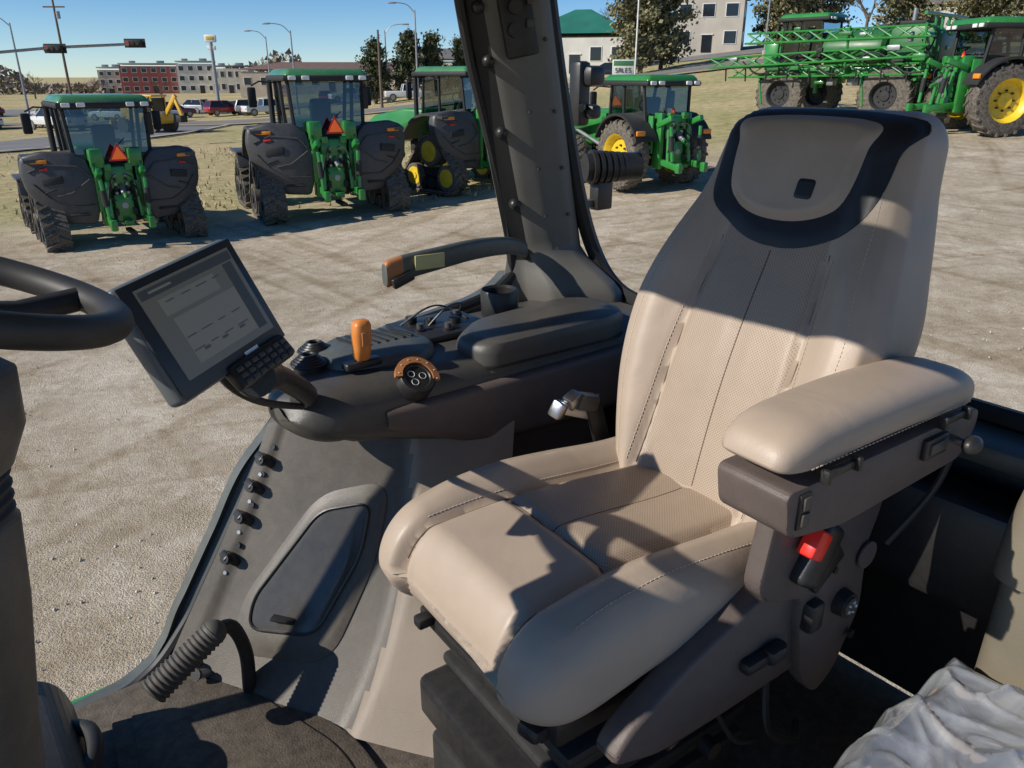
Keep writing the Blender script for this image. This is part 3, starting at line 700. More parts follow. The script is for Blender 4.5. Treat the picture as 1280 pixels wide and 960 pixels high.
def bsign(x,y):
    e=empty('business_sign',(x,y,H(x,y)),0,.68); g=G()
    for s2 in(-1,1): g.cyl((s2*1.1,0,0),(s2*1.1,0,2.6),.07,'steel')
    g.box((0,0,1.75),(2.9,.2,1.9),'white',bev=.03); g.box((0,-.11,2.25),(2.6,.03,.6),'greend',bev=.01)
    F={'S':[(0,2,1,2),(0,2,0,1),(0,1,1,1),(1,1,1,0),(0,0,1,0)],'A':[(0,0,0,2),(1,0,1,2),(0,2,1,2),(0,1,1,1)],'L':[(0,0,0,2),(0,0,1,0)],'E':[(0,0,0,2),(0,0,1,0),(0,1,1,1),(0,2,1,2)]}
    for i,ch in enumerate('SALES'):
        for a,b,c,d in F[ch]:
            x0=-1.05+i*.44
            g.cyl((x0+a*.26,-.14,1.15+b*.25),(x0+c*.26,-.14,1.15+d*.25),.035,'darkin',n=6)
    g.obj('panel',e)
bsign(10.0,75)
# ---------------------------------------------------------------- buildings
def building(name,loc,rz,w,d,h,wall,roof,rt='flat',st=1,win=6,rh=2,eave=.4,doors=True):
    e=empty(name,loc,rz); g=G(); g.box((0,0,h/2-.5),(w,d,h+1),wall)
    g.obj('walls',e); g=G()
    if rt=='flat':
        g.box((0,0,h+.65),(w+.3,d+.3,.35),roof,bev=.05); g.box((w*.2,0,h+1.1),(2,2,.8),'steel',bev=.05); g.box((-w*.3,1,h+1.1),(1.6,1.6,.7),'steel',bev=.05)
    elif rt=='gable':
        g.prism([(-d/2-eave,h+.3),(0,h+.3+rh),(d/2+eave,h+.3),(d/2+eave,h+.5),(0,h+.55+rh),(-d/2-eave,h+.5)],'x',-w/2-eave,w/2+eave,roof)
        g.prism([(-d/2,h+.4),(0,h+.4+rh),(d/2,h+.4)],'x',-w/2+.01,w/2-.01,wall)
    else:
        v=[(-w/2-eave,-d/2-eave,h+.5),(w/2+eave,-d/2-eave,h+.5),(w/2+eave,d/2+eave,h+.5),(-w/2-eave,d/2+eave,h+.5),(-w/2+d/2,0,h+.5+rh),(w/2-d/2,0,h+.5+rh)]
        g.add(v,[(0,1,5,4),(1,2,5),(2,3,4,5),(3,0,4),(3,2,1,0)],roof)
    g.obj('roof',e); g=G()
    for s in range(st):
        z=(s+.55)*h/st
        for i in range(win):
            x=-w/2+(i+.5)*w/win
            ww=min(1.5,w/win*.5); hh=min(1.5,h/st*.45)
            if doors and s==0 and i==win//2:
                g.box((x,-d/2-.02,1.05),(1.3,.12,2.1),'carglass'); g.box((x,-d/2-.05,2.2),(1.6,.15,.12),'white'); continue
            g.box((x,-d/2-.01,z),(ww+.2,.1,hh+.2),'white'); g.box((x,-d/2-.04,z),(ww,.1,hh),'carglass')
        for i in range(max(2,int(d/4))):
            y=-d/2+(i+.5)*d/max(2,int(d/4))
            for s2 in(-1,1): g.box((s2*(w/2+.01),y,z),(.1,1.3,hh+.2),'white'); g.box((s2*(w/2+.04),y,z),(.1,1.1,hh),'carglass')
    g.obj('windows_and_doors',e); return e
def B(name,x,y,*a,**k): return building(name,(x,y,H(x,y)),*a,**k)
B('brick_hotel',-104,240,.35,15,14,7.2,'brick','conc',st=3,win=6)
B('hotel_wing',-91,241,.3,10,12,7.8,'wallw','conc',st=3,win=4)
B('hotel_wing',-114,238,.3,6,12,6.2,'cream','conc',st=3,win=3)
B('office_building',-79,236,.15,10,10,6.4,'cream','roofgr',st=2,win=5)
B('retail_store',-40,190,.05,40,15,4.2,'tan','roofbr',rt='hip',win=11,rh=1.6)
B('shop_building',-9,140,-.1,16,10,3.4,'cream','roofgr',rt='gable',win=5,rh=1.5)
B('green_roof_house',9.0,108,-.25,13,11,4.0,'wallw','roofg',rt='hip',win=5,rh=3.0)
B('green_roof_office',27.5,118,-.3,9,10,6.6,'cream','roofg',st=2,rt='gable',win=3,rh=2.0)
B('brick_house',-1,112,.1,9,7,3,'tan','roofbr',rt='hip',win=3,rh=1.8)
B('white_house',57,112,-.4,11,8,3.4,'wallw','roofgr',rt='gable',win=4,rh=2.2)
B('gray_house',73,118,-.5,11,8,3.4,'cream','roofbr',rt='gable',win=4,rh=2.2)
B('gray_house',88,112,-.6,11,8,3.4,'tan','roofgr',rt='hip',win=4,rh=2.2)
B('small_shed',66,100,-.5,5,4,2.6,'wallw','roofgr',rt='gable',win=2,rh=1.2)
# ---------------------------------------------------------------- trees
def crown_mesh(name,h,rad,kind,seed,nl=5200,size=.3):
    R=random.Random(seed); g=G(); bark='bark'
    g.tube([(0,0,0),(.05*R.uniform(-1,1),0,h*.3),(R.uniform(-.2,.2),R.uniform(-.2,.2),h*.65),(R.uniform(-.2,.2),0,h*.93)],lambda t:.26*(1-t*.9)*h/9,bark,n=8)
    clumps=[]
    nc=70 if kind=='pine' else 46
    for i in range(nc):
        z=h*(.12+.86*(i/nc)**.9)
        if kind=='pine': rr=rad*(1-((z/h-.12)/.95)**1.6)*R.uniform(.55,1.05)+.15
        else: rr=rad*math.sqrt(max(.05,1-((z/h-.52)/.5)**2))*R.uniform(.3,1.05)
        a=R.uniform(0,6.283); p=Vector((rr*math.cos(a),rr*math.sin(a),z+R.uniform(-.2,.2)))
        g.tube([(0,0,z*.88),p*.55+Vector((0,0,z*.42)),p],lambda t:.06*(1-t*.8),bark,n=4)
        clumps.append((p,R.uniform(.45,1.0)*rad*.34)); clumps.append((Vector((p.x*.55,p.y*.55,p.z-.1)),R.uniform(.4,.8)*rad*.34))
    lm=('pine' if kind=='pine' else 'cedar')
    vs=[];fs=[]
    for i in range(nl):
        c,s=R.choice(clumps)
        d=Vector((R.gauss(0,1),R.gauss(0,1),R.gauss(0,.7)))*s*.62
        p=c+d; n=Vector((R.gauss(0,1),R.gauss(0,1),R.gauss(0,1)+.4)).normalized(); u=n.orthogonal().normalized()*size*R.uniform(.4,1); w=n.cross(u)*R.uniform(.4,.8)
        o=len(vs); vs+=[p-u-w*.5,p+u*.2-w,p+u+w*.3,p-u*.1+w]; fs.append((o,o+1,o+2,o+3))
    g.add(vs,fs,lm); return g.mesh(name)
tm={'pine_tree':[crown_mesh('pine_tree_mesh_%d'%i,9,2.7,'pine',i) for i in range(2)],'cedar_tree':[crown_mesh('cedar_tree_mesh_%d'%i,8,3.0,'round',10+i,6500,.25) for i in range(3)]}
def bare_mesh(seed):
    R=random.Random(seed); g=G()
    def br(p,d,l,r,dep):
        q=p+d*l; g.cyl(p,q,r,'bark',r1=r*.65,n=5 if dep>2 else 4,cap=False)
        if dep==0: return
        for i in range(3 if dep>1 else 4):
            nd=(d+Vector((R.gauss(0,.45),R.gauss(0,.45),R.gauss(.1,.25)))).normalized(); br(p+d*l*R.uniform(.6,1),nd,l*R.uniform(.6,.8),r*.55,dep-1)
    br(Vector((0,0,0)),Vector((0,0,1)),2.3,.2,5); return g.mesh('bare_tree_mesh')
tm['bare_tree']=[bare_mesh(1),bare_mesh(2)]
def tree(kind,x,y,s=1,rz=0,sz=1):
    o=bpy.data.objects.new(kind,random.choice(tm[kind])); S.collection.objects.link(o)
    o.location=(x,y,H(x,y)-.1); o.rotation_euler=(0,0,random.uniform(0,6)); o.scale=(s,s,s*sz)
for x,y,s in[(-16.5,100,.8),(-12.5,101,.85),(-9.8,103,.8),(-6.5,105,.7)]: tree('pine_tree',x,y,s)
for x,y,s in[(13.2,86,1.2),(16.0,90,1.15),(46,100,1.25),(30,92,1.15),(34.5,95,1.2),(54,96,1.2),(62,103,1.1),(50,92,1.0),(67,90,1.2),(75,95,1.2),(-19,118,.6),(82,100,1.3),(60,118,1.2),(37,118,1.2),(70,108,1.3)]: tree('cedar_tree',x,y,s)
for x,y,s in[(-75,150,.8),(-62,146,.8),(5,118,1.3),(-104,180,1.0),(50,120,1.4),(40,126,1.5),(64,128,1.4),(-125,190,1.1),(-3,125,1.2),(16,125,1.4)]: tree('bare_tree',x,y,s)
def distant():
    R=random.Random(5); vs=[];fs=[]
    for i in range(26000):
        t=R.uniform(-1.05,1.1); d=R.uniform(255,330); x=math.sin(t)*d; y=math.cos(t)*d
        hh=(5+3*math.sin(t*17)+2.5*math.sin(t*43+1)+1.5*math.sin(t*90))
        z=H(x,y)+R.random()**1.1*max(2.0,hh)
        s=R.uniform(.4,1.1); n=Vector((R.gauss(0,1),R.gauss(0,1),R.gauss(0,1))).normalized(); u=n.orthogonal().normalized()*s; w=n.cross(u)
        o=len(vs); p=Vector((x,y,z)); vs+=[p-u-w*.6,p+u-w*.8,p+u*.3+w]; fs.append((o,o+1,o+2))
    g=G(); g.add(vs,fs,'twigs'); g.obj('distant_trees',fix=False)
distant()
def weeds():
    R=random.Random(9); vs=[];fs=[]
    for i in range(12000):
        x=R.uniform(-28,6); y=R.uniform(22,48)+x*.15
        if R.random()>.55+.45*math.sin(x*.7+y*.4): continue
        z=H(x,y); a=R.uniform(0,6.28); h=R.uniform(.05,.18); w=R.uniform(.02,.05)
        o=len(vs); vs+=[(x-w*math.cos(a),y-w*math.sin(a),z-.02),(x+w*math.cos(a),y+w*math.sin(a),z-.02),(x+R.uniform(-.1,.1),y+R.uniform(-.1,.1),z+h)]; fs.append((o,o+1,o+2))
    g=G(); M['drygrass']=leafmat('dry_grass_blades',(.32,.26,.14),(.58,.49,.29)); g.add(vs,fs,'drygrass'); g.obj('dry_grass',fix=False)
weeds()
def pebbles():
    R=random.Random(4); g=G(); M['stone']=leafmat('gravel_stone',(.30,.26,.20),(.62,.55,.45))
    for i in range(3500):
        x=R.uniform(-9,12); y=R.uniform(2.5,17); s=R.uniform(.006,.022)
        z=H(x,y)+.0; vs=[Vector((R.uniform(.6,1)*a,R.uniform(.6,1)*b,R.uniform(.5,.9)*c))*s+Vector((x,y,z)) for a,b,c in((1,0,0),(0,1,0),(-1,0,0),(0,-1,0),(0,0,1.2))]
        g.add(vs,[(0,1,4),(1,2,4),(2,3,4),(3,0,4)],'stone')
    g.obj('gravel',fix=False)
pebbles()
# ================================================================ CAB  (a = rearwards, b = to the far side, z up)
def cabp(name): return empty(name,(0,0,0),PHI)
FZ=1.84
SA,SB=.985,.975
SX=empty('operator_seat',(SA*math.cos(PHI)-SB*math.sin(PHI),SA*math.sin(PHI)+SB*math.cos(PHI),0),math.radians(35.0))
def seat():
    g=G(); secs=[]; NS=170; NV=180; L0,L1=-.355,.38; HW=.312; SY=.165; YC=.018
    def gy(x): return SY+.012*sm(0,-.3,x)
    for i in range(NS):
        t=i/(NS-1); t=t**1.15; x=L0+(L1-L0)*t
        e=min(1,(x-L0)/.10); fr=math.sqrt(max(0,1-(1-e)**2)); fr=.03+.97*fr
        w=HW*(.84+.16*min(1,math.sqrt(max(0,1-(1-min(1,(x-L0)/.15))**2))))*(1-.06*sm(.1,.36,x))
        w*=.9+.1*fr
        zt=2.560-.012*sm(.0,-.3,x)-.03*sm(-.1,.3,x); th=(.092+.012*sm(0,-.3,x))
        zc=zt-th-.01*(1-fr)
        q=[]
        for k in range(NV):
            a=2*math.pi*k/NV; c=math.cos(a); s2=math.sin(a)
            y=w*math.copysign(abs(c)**(2/3.4),c); zz=th*fr*math.copysign(abs(s2)**(2/3.0),s2)
            v=y/HW; G2=math.exp(-((abs(y)-gy(x))/.012)**2)
            if s2>0:
                zz+=.042*sm(.52,.76,abs(v))*min(1,s2*1.6)*fr*(.5+.5*sm(-.33,-.15,x))
                zz-=.018*G2*fr
                if abs(y)<SY-.004 : zz-=.010*math.exp(-((x+.085)/.012)**2)+ (.007*math.exp(-(y/.009)**2) if x>-.085 else 0)
            xo=x+(.026*(1-sm(.14,.19,abs(y)))+.035*G2)*(1-sm(L0,L0+.12,x))
            q.append((xo,y+YC,zc+zz))
        secs.append(q)
    def mf(i,k):
        a=2*math.pi*(k+.5)/NV; x,y,z=secs[i][k]
        return 'leather_c' if (math.sin(a)>0 and abs(y-YC)<SY-.008 and x>-.085) else 'leather'
    g.loft(secs,'leather',mf); g.obj('seat_cushion',SX,ang=70)
    def top(x,y):
        i=min(range(NS),key=lambda j:abs(secs[j][NV//4][0]-x)); q=secs[i][:NV//2]
        j=max(j for j in range(len(q)) if q[j][1]>=y) if q[0][1]>=y else 0
        j2=min(j+1,len(q)-1); d=q[j][1]-q[j2][1]; f=(q[j][1]-y)/d if d>1e-6 else 0
        return q[j][2]*(1-f)+q[j2][2]*f
    g=G()
    for sy in(-1,1):
        pts=[(x,YC+sy*gy(x),top(x,YC+sy*gy(x))-.0005) for x in[-.320+.013*j for j in range(50)]]
        g.tube(pts,.0020,'seam',n=6)
        x=-.30
        while x<.30:
            y0=YC+sy*(gy(x)+.014); g.tube([(x,y0,top(x,y0)+.0010),(x+.0055,y0,top(x+.0055,y0)+.0010)],.0010,'stitch',n=4); x+=.0095
    g.tube([(-.085,YC+y,top(-.085,YC+y)-.0005) for y in[-.158+.01*j for j in range(32)]],.0018,'seam',n=6)
    g.tube([(x,YC,top(x,YC)-.0005) for x in[-.08+.012*j for j in range(32)]],.0016,'seam',n=6)
    x=-.24
    while x<.34:
        y0=YC-.266; g.tube([(x,y0,top(x,y0)+.001),(x+.006,y0,top(x+.006,y0)+.001)],.0010,'stitch',n=4); x+=.0105
    g.obj('cushion_stitching',SX)
    # backrest
    g=G(); NS=150; NV=180
    wt=[(0,.225),(.15,.268),(.32,.304),(.5,.314),(.66,.282),(.80,.248),(.9,.234),(1,.224)]
    def xf(s): return .372+.285*s-.03*math.sin(math.pi*min(1,s*1.3))*.9
    def zz_(s): return 2.50+.835*s
    def Wd(s): return spl(wt,s)
    def ed(s): 
        e=min(1,(1-s)/.09); e2=min(1,s/.06); return math.sqrt(max(0,1-(1-e)**2)), math.sqrt(max(0,1-(1-e2)**2))
    def by(s): return .160-.030*sm(.3,.85,s)
    def front(y,s):
        e,e2=ed(s); w=Wd(s)*(.76+.24*e)*(.9+.1*e2); v=min(.999,abs(y)/w)
        T=.08*(1-.25*s); x=-T*(1-v**4)**(1/4)*(.1+.9*e)
        bo=.050*sm(.48,.80,v)*(1-.6*sm(.6,.85,s))*(1-sm(.93,.999,v)*.6)*min(1,e*1.2)
        fd=1-sm(.62,.72,s)
        seam=.014*math.exp(-((abs(y)-by(s))/.010)**2)*fd
        cs=.006*math.exp(-(y/.008)**2)*fd
        return Vector((xf(s)+x-bo+seam+cs,y,zz_(s)))
    secs=[]
    for i in range(NS):
        s=i/(NS-1); s=.0015+s*.9985; e,e2=ed(s); w=Wd(s)*(.76+.24*e)*(.9+.1*e2); q=[]
        for k in range(NV):
            if k<NV//2:
                a=math.pi*k/(NV//2); c=math.cos(a); y=w*math.copysign(abs(c)**.7,c); q.append(tuple(front(y*.9995,s)))
            else:
                a=math.pi*(k-NV//2)/(NV//2); c=-math.cos(a); y=w*math.copysign(abs(c)**.6,c); v=min(1,abs(y)/w)
                q.append((xf(s)+(.08+.08*(1-s))*(1-v**5)**(1/5)*(.1+.9*e)*(.3+.7*e2)+.012,y,zz_(s)))
        secs.append(q)
    def mf(i,k):
        if k>=NV//2: return 'plas_black' if .03<i/NS<.97 and abs(secs[i][k][1])<.8*Wd(i/NS) else 'leather'
        y=(secs[i][k][1]+secs[i][min(k+1,NV//2-1)][1])/2; s=i/NS
        return 'leather_b' if abs(y)<by(s)-.010 and s<.70 and s>.03 else 'leather'
    g.loft(secs,'leather',mf); g.obj('backrest',SX,ang=70)
    def surf(y,s):
        p=front(y,s); d=.004; n=(front(y+d,s)-front(y-d,s)).cross(front(y,min(.999,s+d))-front(y,s-d)).normalized()
        if n.x>0: n=-n
        return p,n
    g=G()
    o=[(-.190,.987),(-.208,.90),(-.184,.76),(-.07,.68),(.07,.68),(.184,.76),(.208,.90),(.190,.987)]
    applique(g,surf,XY(catmull([(a,b,0) for a,b in o],8,True)),.007,'leather_d',K=12,p=10)
    g.obj('headrest_trim',SX,ang=60); g=G()
    o=[(-.135,.972),(-.147,.91),(-.126,.785),(-.045,.735),(.075,.735),(.152,.785),(.170,.91),(.158,.972)]
    applique(g,surf,XY(catmull([(a,b,0) for a,b in o],8,True)),.022,'leather',K=12,p=6,skirt=-.004)
    g.obj('headrest_pad',SX,ang=60); g=G()
    def surf2(y,s): p,n=surf(y,s); return p+n*.0225,n
    applique(g,surf2,XY(roundpoly([(-.062,.785,0),(-.020,.785,0),(-.020,.832,0),(-.062,.832,0)],.010,4)),.0015,'leather_d',K=4)
    g.obj('headrest_emblem',SX); g=G()
    for sy in(-1,1):
        g.tube([surf(sy*by(s),s)[0] for s in[.04+.0135*j for j in range(48)]],.0020,'seam',n=6)
        s=.05
        while s<.67:
            y=sy*(by(s)+.015); p,n=surf(y,s); p2,_=surf(y,s+.0068); g.tube([p+n*.001,p2+n*.001],.0010,'stitch',n=4); s+=.0115
    g.tube([surf(0,s)[0] for s in[.04+.0135*j for j in range(47)]],.0016,'seam',n=6)
    for sy in(-1,1):
        pts=[]
        for j in range(90):
            s=.05+.86*j/89; p,n=surf(sy*Wd(s)*.84,s); pts.append(p+n*.0006)
        for j in range(0,89):
            a=pts[j];b=pts[j+1]; g.tube([a,a.lerp(b,.6)],.0010,'stitch',n=4)
    g.obj('backrest_stitching',SX)
    # armrest (near side) ------------------
    DX=.03
    g=G(); secs=[]
    for i in range(48):
        t=i/47; x=-.055+DX+.585*t
        e=math.sqrt(max(0,1-(1-min(1,t/.16))**2)); e2=math.sqrt(max(0,1-(1-min(1,(1-t)/.14))**2)); k=(.06+.94*e)*(.06+.94*e2)
        w=.072+.006*math.sin(math.pi*t); yc=-.380+.004*math.sin(3*t); zc=2.862-.008*t+.012*math.sin(math.pi*t)
        q=[]
        for m2 in range(40):
            a=2*math.pi*m2/40; c=math.cos(a); s2=math.sin(a)
            y=yc+w*(.6+.4*k)*math.copysign(abs(c)**.55,c); z=zc+(.050 if s2>0 else .024)*k*math.copysign(abs(s2)**(.75 if s2>0 else .4),s2); q.append((x,y,z))
        secs.append(q)
    g.loft(secs,'leather'); g.obj('armrest_pad',SX,ang=70)
    g=G()
    x=-.0+DX
    while x<.50: g.tube([(x,-.4565,2.857-.006*x),(x+.006,-.4565,2.857-.006*x)],.0010,'stitch',n=4); x+=.0105
    for x in(.06,.40): g.box((x+.04,-.459,2.838),(.07,.012,.014),'plas_black',bev=.003); g.box((x+.08,-.462,2.838),(.01,.018,.024),'plas_black',bev=.003); g.box((x,-.462,2.838),(.01,.018,.024),'plas_black',bev=.003)
    g.prism(XY(roundpoly([(-.045+DX,2.825),(.53+DX,2.825),(.53+DX,2.785),(.49+DX,2.73),(.12+DX,2.715),(.0+DX,2.735),(-.03+DX,2.745)],.02,4)),'y',-.452,-.315,'plas_brown',bev=.006)
    g.box((.03,-.453,2.785),(.030,.008,.062),'plas_black',bev=.004); g.box((.03,-.458,2.80),(.018,.006,.022),'plas_gray',bev=.002); g.box((.03,-.458,2.772),(.018,.006,.022),'plas_gray',bev=.002)
    g.box((.40,-.456,2.792),(.075,.012,.04),'plas_black',bev=.004); g.box((.40,-.463,2.792),(.05,.006,.022),'plas_gray',bev=.003)
    g.cyl((.46,-.45,2.79),(.46,-.492,2.79),.008,'metal'); g.sphere((.46,-.492,2.79),.02,'plas_black',(1.2,.8,.9))
    g.tube(catmull([(.50,-.43,2.78),(.56,-.42,2.72),(.56,-.40,2.62),(.50,-.36,2.5)],8),.007,'rubber',n=8)
    g.obj('armrest_box',SX)
    g=G()
    g.prism(XY(roundpoly([(.12,2.73),(.46,2.73),(.47,2.60),(.44,2.52),(.46,2.36),(.40,2.22),(.34,2.18),(.28,2.25),(.24,2.40),(.24,2.47),(.14,2.50),(.09,2.54)],.03,4)),'y',-.355,-.315,'plas_brown',bev=.008)
    g.prism(XY(roundpoly([(-.225,2.31),(-.19,2.36),(-.04,2.44),(.11,2.495),(.23,2.52),(.37,2.50),(.38,2.36),(.36,2.27),(.06,2.265),(-.11,2.27)],.03,4)),'y',-.335,-.278,'plas_brown',bev=.010,seg=3)
    g.prism(XY(roundpoly([(-.225,2.31),(-.19,2.36),(-.04,2.44),(.11,2.49),(.23,2.50),(.37,2.50),(.38,2.36),(.36,2.27),(.06,2.265),(-.11,2.27)],.03,4)),'y',.29,.335,'plas_brown',bev=.010,seg=3)
    g.cyl((.37,-.355,2.41),(.37,-.378,2.41),.030,'plas_black',r1=.027,n=24); g.cyl((.37,-.378,2.41),(.37,-.382,2.41),.020,'plas_gray',n=20)
    for j in range(5):
        a=j*1.256; g.box((.37+.012*math.cos(a),-.384,2.41+.012*math.sin(a)),(.003,.003,.006),'white',rot=(0,a,0))
    g.box((.265,-.355,2.425),(.042,.045,.068),'plas_black',bev=.01); g.box((.15,-.345,2.37),(.12,.03,.028),'plas_black',bev=.01); g.box((.17,-.355,2.375),(.05,.03,.034),'plas_black',bev=.01)
    g.cyl((.43,-.36,2.50),(.43,-.364,2.50),.03,'plas_brown',n=24); g.cyl((.42,-.362,2.31),(.42,-.368,2.31),.01,'plas_black',n=14)
    for p in((.33,2.5),(.42,2.66),(.15,2.66)): g.cyl((p[0],-.355,p[1]),(p[0],-.359,p[1]),.007,'plas_black',n=12)
    g.obj('seat_side_panels',SX)
    g=G()
    g.box((.235,-.365,2.580),(.066,.045,.13),'plas_black',bev=.014,rot=(0,.55,0),seg=3); g.box((.205,-.378,2.620),(.044,.036,.056),'red',bev=.008,rot=(0,.55,0)); g.box((.28,-.36,2.53),(.05,.02,.1),'plas_black',bev=.006,rot=(0,.9,0))
    g.obj('seat_belt_buckle',SX); g=G()
    g.box((.245,.360,2.635),(.045,.035,.035),'metal',bev=.006,rot=(.2,-.3,.2)); g.box((.20,.360,2.62),(.032,.035,.045),'metal',bev=.006,rot=(.3,.3,.3)); g.box((.29,.360,2.62),(.07,.04,.045),'plas_gray',bev=.01,rot=(0,.3,0)); g.box((.26,.360,2.60),(.12,.012,.03),'metal',bev=.003,rot=(0,.4,0))
    g.box((.33,.355,2.55),(.05,.012,.16),'plas_black',bev=.003,rot=(0,-.3,0))
    g.obj('seat_belt_latch',SX)
    g=G()
    g.box((.02,0,2.31),(.56,.46,.07),'plas_black',bev=.015); g.box((-.05,.02,2.08),(.50,.42,.11),'plas_black',bev=.02); g.box((.0,0,1.90),(.56,.44,.14),'rubber',bev=.02)
    for k in range(8):
        z=1.96+.038*k; w=.22+(.012 if k%2 else 0); g.box((.03,0,z),(.50+(.024 if k%2 else 0),w*2,.03),'rubber',bev=.012)
    g.box((-.27,.05,2.32),(.05,.32,.035),'plas_black',bev=.01); g.box((-.31,.16,2.335),(.035,.03,.025),'plas_black',bev=.006)
    g.box((-.25,-.18,2.30),(.1,.05,.03),'plas_black',bev=.01,rot=(0,.2,.2)); g.box((-.20,-.13,2.285),(.14,.14,.02),'plas_black',bev=.004)
    g.cyl((.0,-.25,2.16),(.34,-.25,2.26),.018,'metal'); g.box((.16,-.26,2.2),(.36,.03,.06),'plas_black',bev=.008); g.cyl((-.02,-.27,2.25),(-.02,-.285,2.25),.012,'metal',n=6); g.cyl((.1,-.27,2.12),(.1,-.3,2.12),.02,'plas_black',n=16)
    g.tube(catmull([(.28,-.27,2.25),(.24,-.32,2.12),(.33,-.33,2.04),(.42,-.28,2.0)],8),.009,'rubber',n=8)
    g.tube(catmull([(.1,-.27,2.24),(.14,-.31,2.14),(.22,-.31,2.09),(.3,-.27,2.02)],8),.006,'rubber',n=8)
    g.obj('suspension_base',SX)
seat()
# ---- console
def console():
    e=cabp('side_console'); g=G(); secs=[]
    def fbf(a): return interp([(.62,1.72),(.72,1.80),(.85,1.90),(1.0,1.95),(1.15,1.97)],a)
    def sec(a,nb,zb,zt,fb):
        P=[(nb+.07,zb),(nb,zb+.035),(nb+.01,zt-.035),(nb+.07,zt),(fb,zt-.005),(fb,zb)]
        return [(a,p.x,p.y) for p in roundpoly(P,.05,5)]
    for t in range(11):
        k=t/10; ang=k*math.pi/2; a=.615+.13*(1-math.cos(ang)); kk=math.sin(ang)
        nb=1.535+.10*(1-kk); zb=2.650-.085*kk; zt=2.668+.047*kk
        secs.append(sec(a,nb,zb,zt,1.70+.10*kk))
    for a in(.77,.82,.9,1.0,1.1,1.25,1.4,1.6,1.84): 
        secs.append(sec(a,1.535-.01*sm(.7,1.2,a),2.565-.115*sm(.65,1.25,a),2.715-.012*sm(.7,1.3,a),fbf(a)))
    g.loft(secs,'plas_gray'); g.obj('console_body',e,ang=50)
    g=G(); secs=[]
    for a in(.84,.95,1.15,1.4,1.84):
        z1=2.650-.004*(a); z0=2.58-.14*sm(.78,1.25,a)
        nb=1.518-.008*sm(.7,1.2,a)+.012*sm(.95,.84,a)
        secs.append([(a,p.x,p.y) for p in roundpoly([(nb+.03,z0),(nb,z0+.03),(nb,z1-.01),(nb+.02,z1),(nb+.08,z1),(nb+.08,z0)],.012,3)])
    g.loft(secs,'plas_brown'); g.obj('console_fascia',e,ang=50)
    g=G(); o=roundpoly([(1.15,1.535),(1.60,1.515),(1.69,1.55),(1.70,1.72),(1.62,1.77),(1.26,1.76),(1.12,1.66)],.05,5)
    c=sum(o,Vector((0,0)))/len(o); secs=[]
    for r,z in((1,2.66),(1.0,2.712),(.985,2.728),(.95,2.739),(.85,2.745),(.4,2.748),(.02,2.748)):
        secs.append([(c.x+(p.x-c.x)*r,c.y+(p.y-c.y)*r,z+.012*(p.x-1.1)) for p in o])
    g.loft(secs,'plas_gray'); g.obj('armrest_storage_lid',e,ang=40)
    g=G(); secs=[]
    for r,z in((1.012,2.674),(1.016,2.678),(1.012,2.682)): secs.append([(c.x+(p.x-c.x)*r,c.y+(p.y-c.y)*r,z) for p in o])
    g.loft(secs,'plas_black'); g.obj('lid_gap',e)
    g=G(); n=28
    pr=[(.058,2.70),(.060,2.775),(.056,2.783),(.049,2.776),(.044,2.71),(.001,2.71)]
    g.loft([[(1.44+q*math.cos(2*math.pi*i/n),1.86+q*math.sin(2*math.pi*i/n),z) for i in range(n)] for q,z in pr],'plas_black')
    g.obj('cup_holder',e)
    g=G(); o=roundpoly([(.80,1.67),(1.02,1.62),(1.10,1.70),(1.08,1.88),(.86,1.89),(.76,1.78)],.05,5); c=sum(o,Vector((0,0)))/len(o)
    g.loft([[(c.x+(p.x-c.x)*r,c.y+(p.y-c.y)*r,z) for p in o] for r,z in((1,2.70),(.98,2.722),(.9,2.735),(.5,2.742),(.05,2.743))],'frame')
    for j in range(7): g.box((.88+.026*j,1.79,2.744),(.010,.11,.006),'plas_black',rot=(0,0,.15),bev=.002)
    g.obj('instrument_pod',e,ang=40)
    g=G()
    for k,(a,b) in enumerate(((.745,1.75),(.80,1.83))):
        for j in range(5):
            g.tube([(a+(.042-.006*j)*math.cos(t*.3926),b+(.042-.006*j)*math.sin(t*.3926),2.728+.005*j) for t in range(16)],.005,'plas_black',n=6,closed=True)
        g.cyl((a,b,2.69),(a,b,2.735),.039,'plas_black',n=20)
    for j,(a,b) in enumerate(((1.12,1.82),(1.18,1.86),(1.24,1.82),(1.19,1.78),(1.28,1.87),(1.14,1.9))):
        g.cyl((a,b,2.70),(a,b,2.728+.006*(j%3)),.017,'plas_black',n=14); g.cyl((a,b,2.728),(a,b,2.742),.010,'plas_gray',n=12)
    g.box((1.2,1.84,2.712),(.26,.2,.02),'plas_black',bev=.006)
    g.tube(catmull([(1.15,1.82,2.73),(1.2,1.80,2.78),(1.28,1.84,2.77),(1.31,1.9,2.72)],8),.003,'plas_black',n=6)
    g.tube(catmull([(1.1,1.9,2.72),(1.17,1.86,2.77),(1.26,1.9,2.75),(1.3,1.83,2.72)],8),.003,'plas_black',n=6)
    g.obj('outlets_and_vents',e)
    g=G(); secs=[]
    for z,w,d in((2.742,.016,.014),(2.75,.021,.019),(2.775,.022,.021),(2.81,.024,.022),(2.832,.023,.021),(2.842,.018,.016),(2.845,.004,.004)):
        secs.append([(.845+(z-2.74)*.05+w*math.copysign(abs(math.cos(a))**.7,math.cos(a)),1.655+d*math.copysign(abs(math.sin(a))**.7,math.sin(a)),z) for a in[i*math.pi/12 for i in range(24)]])
    g.loft(secs,'orange'); g.box((.845,1.655,2.732),(.10,.035,.02),'plas_black',bev=.006)
    g.box((.847,1.632,2.80),(.018,.004,.035),'orange_d',bev=.001); g.obj('throttle_lever',e,ang=50)
    g=G()
    C=Vector((.935,1.548,2.700)); U=Vector((1,0,0))
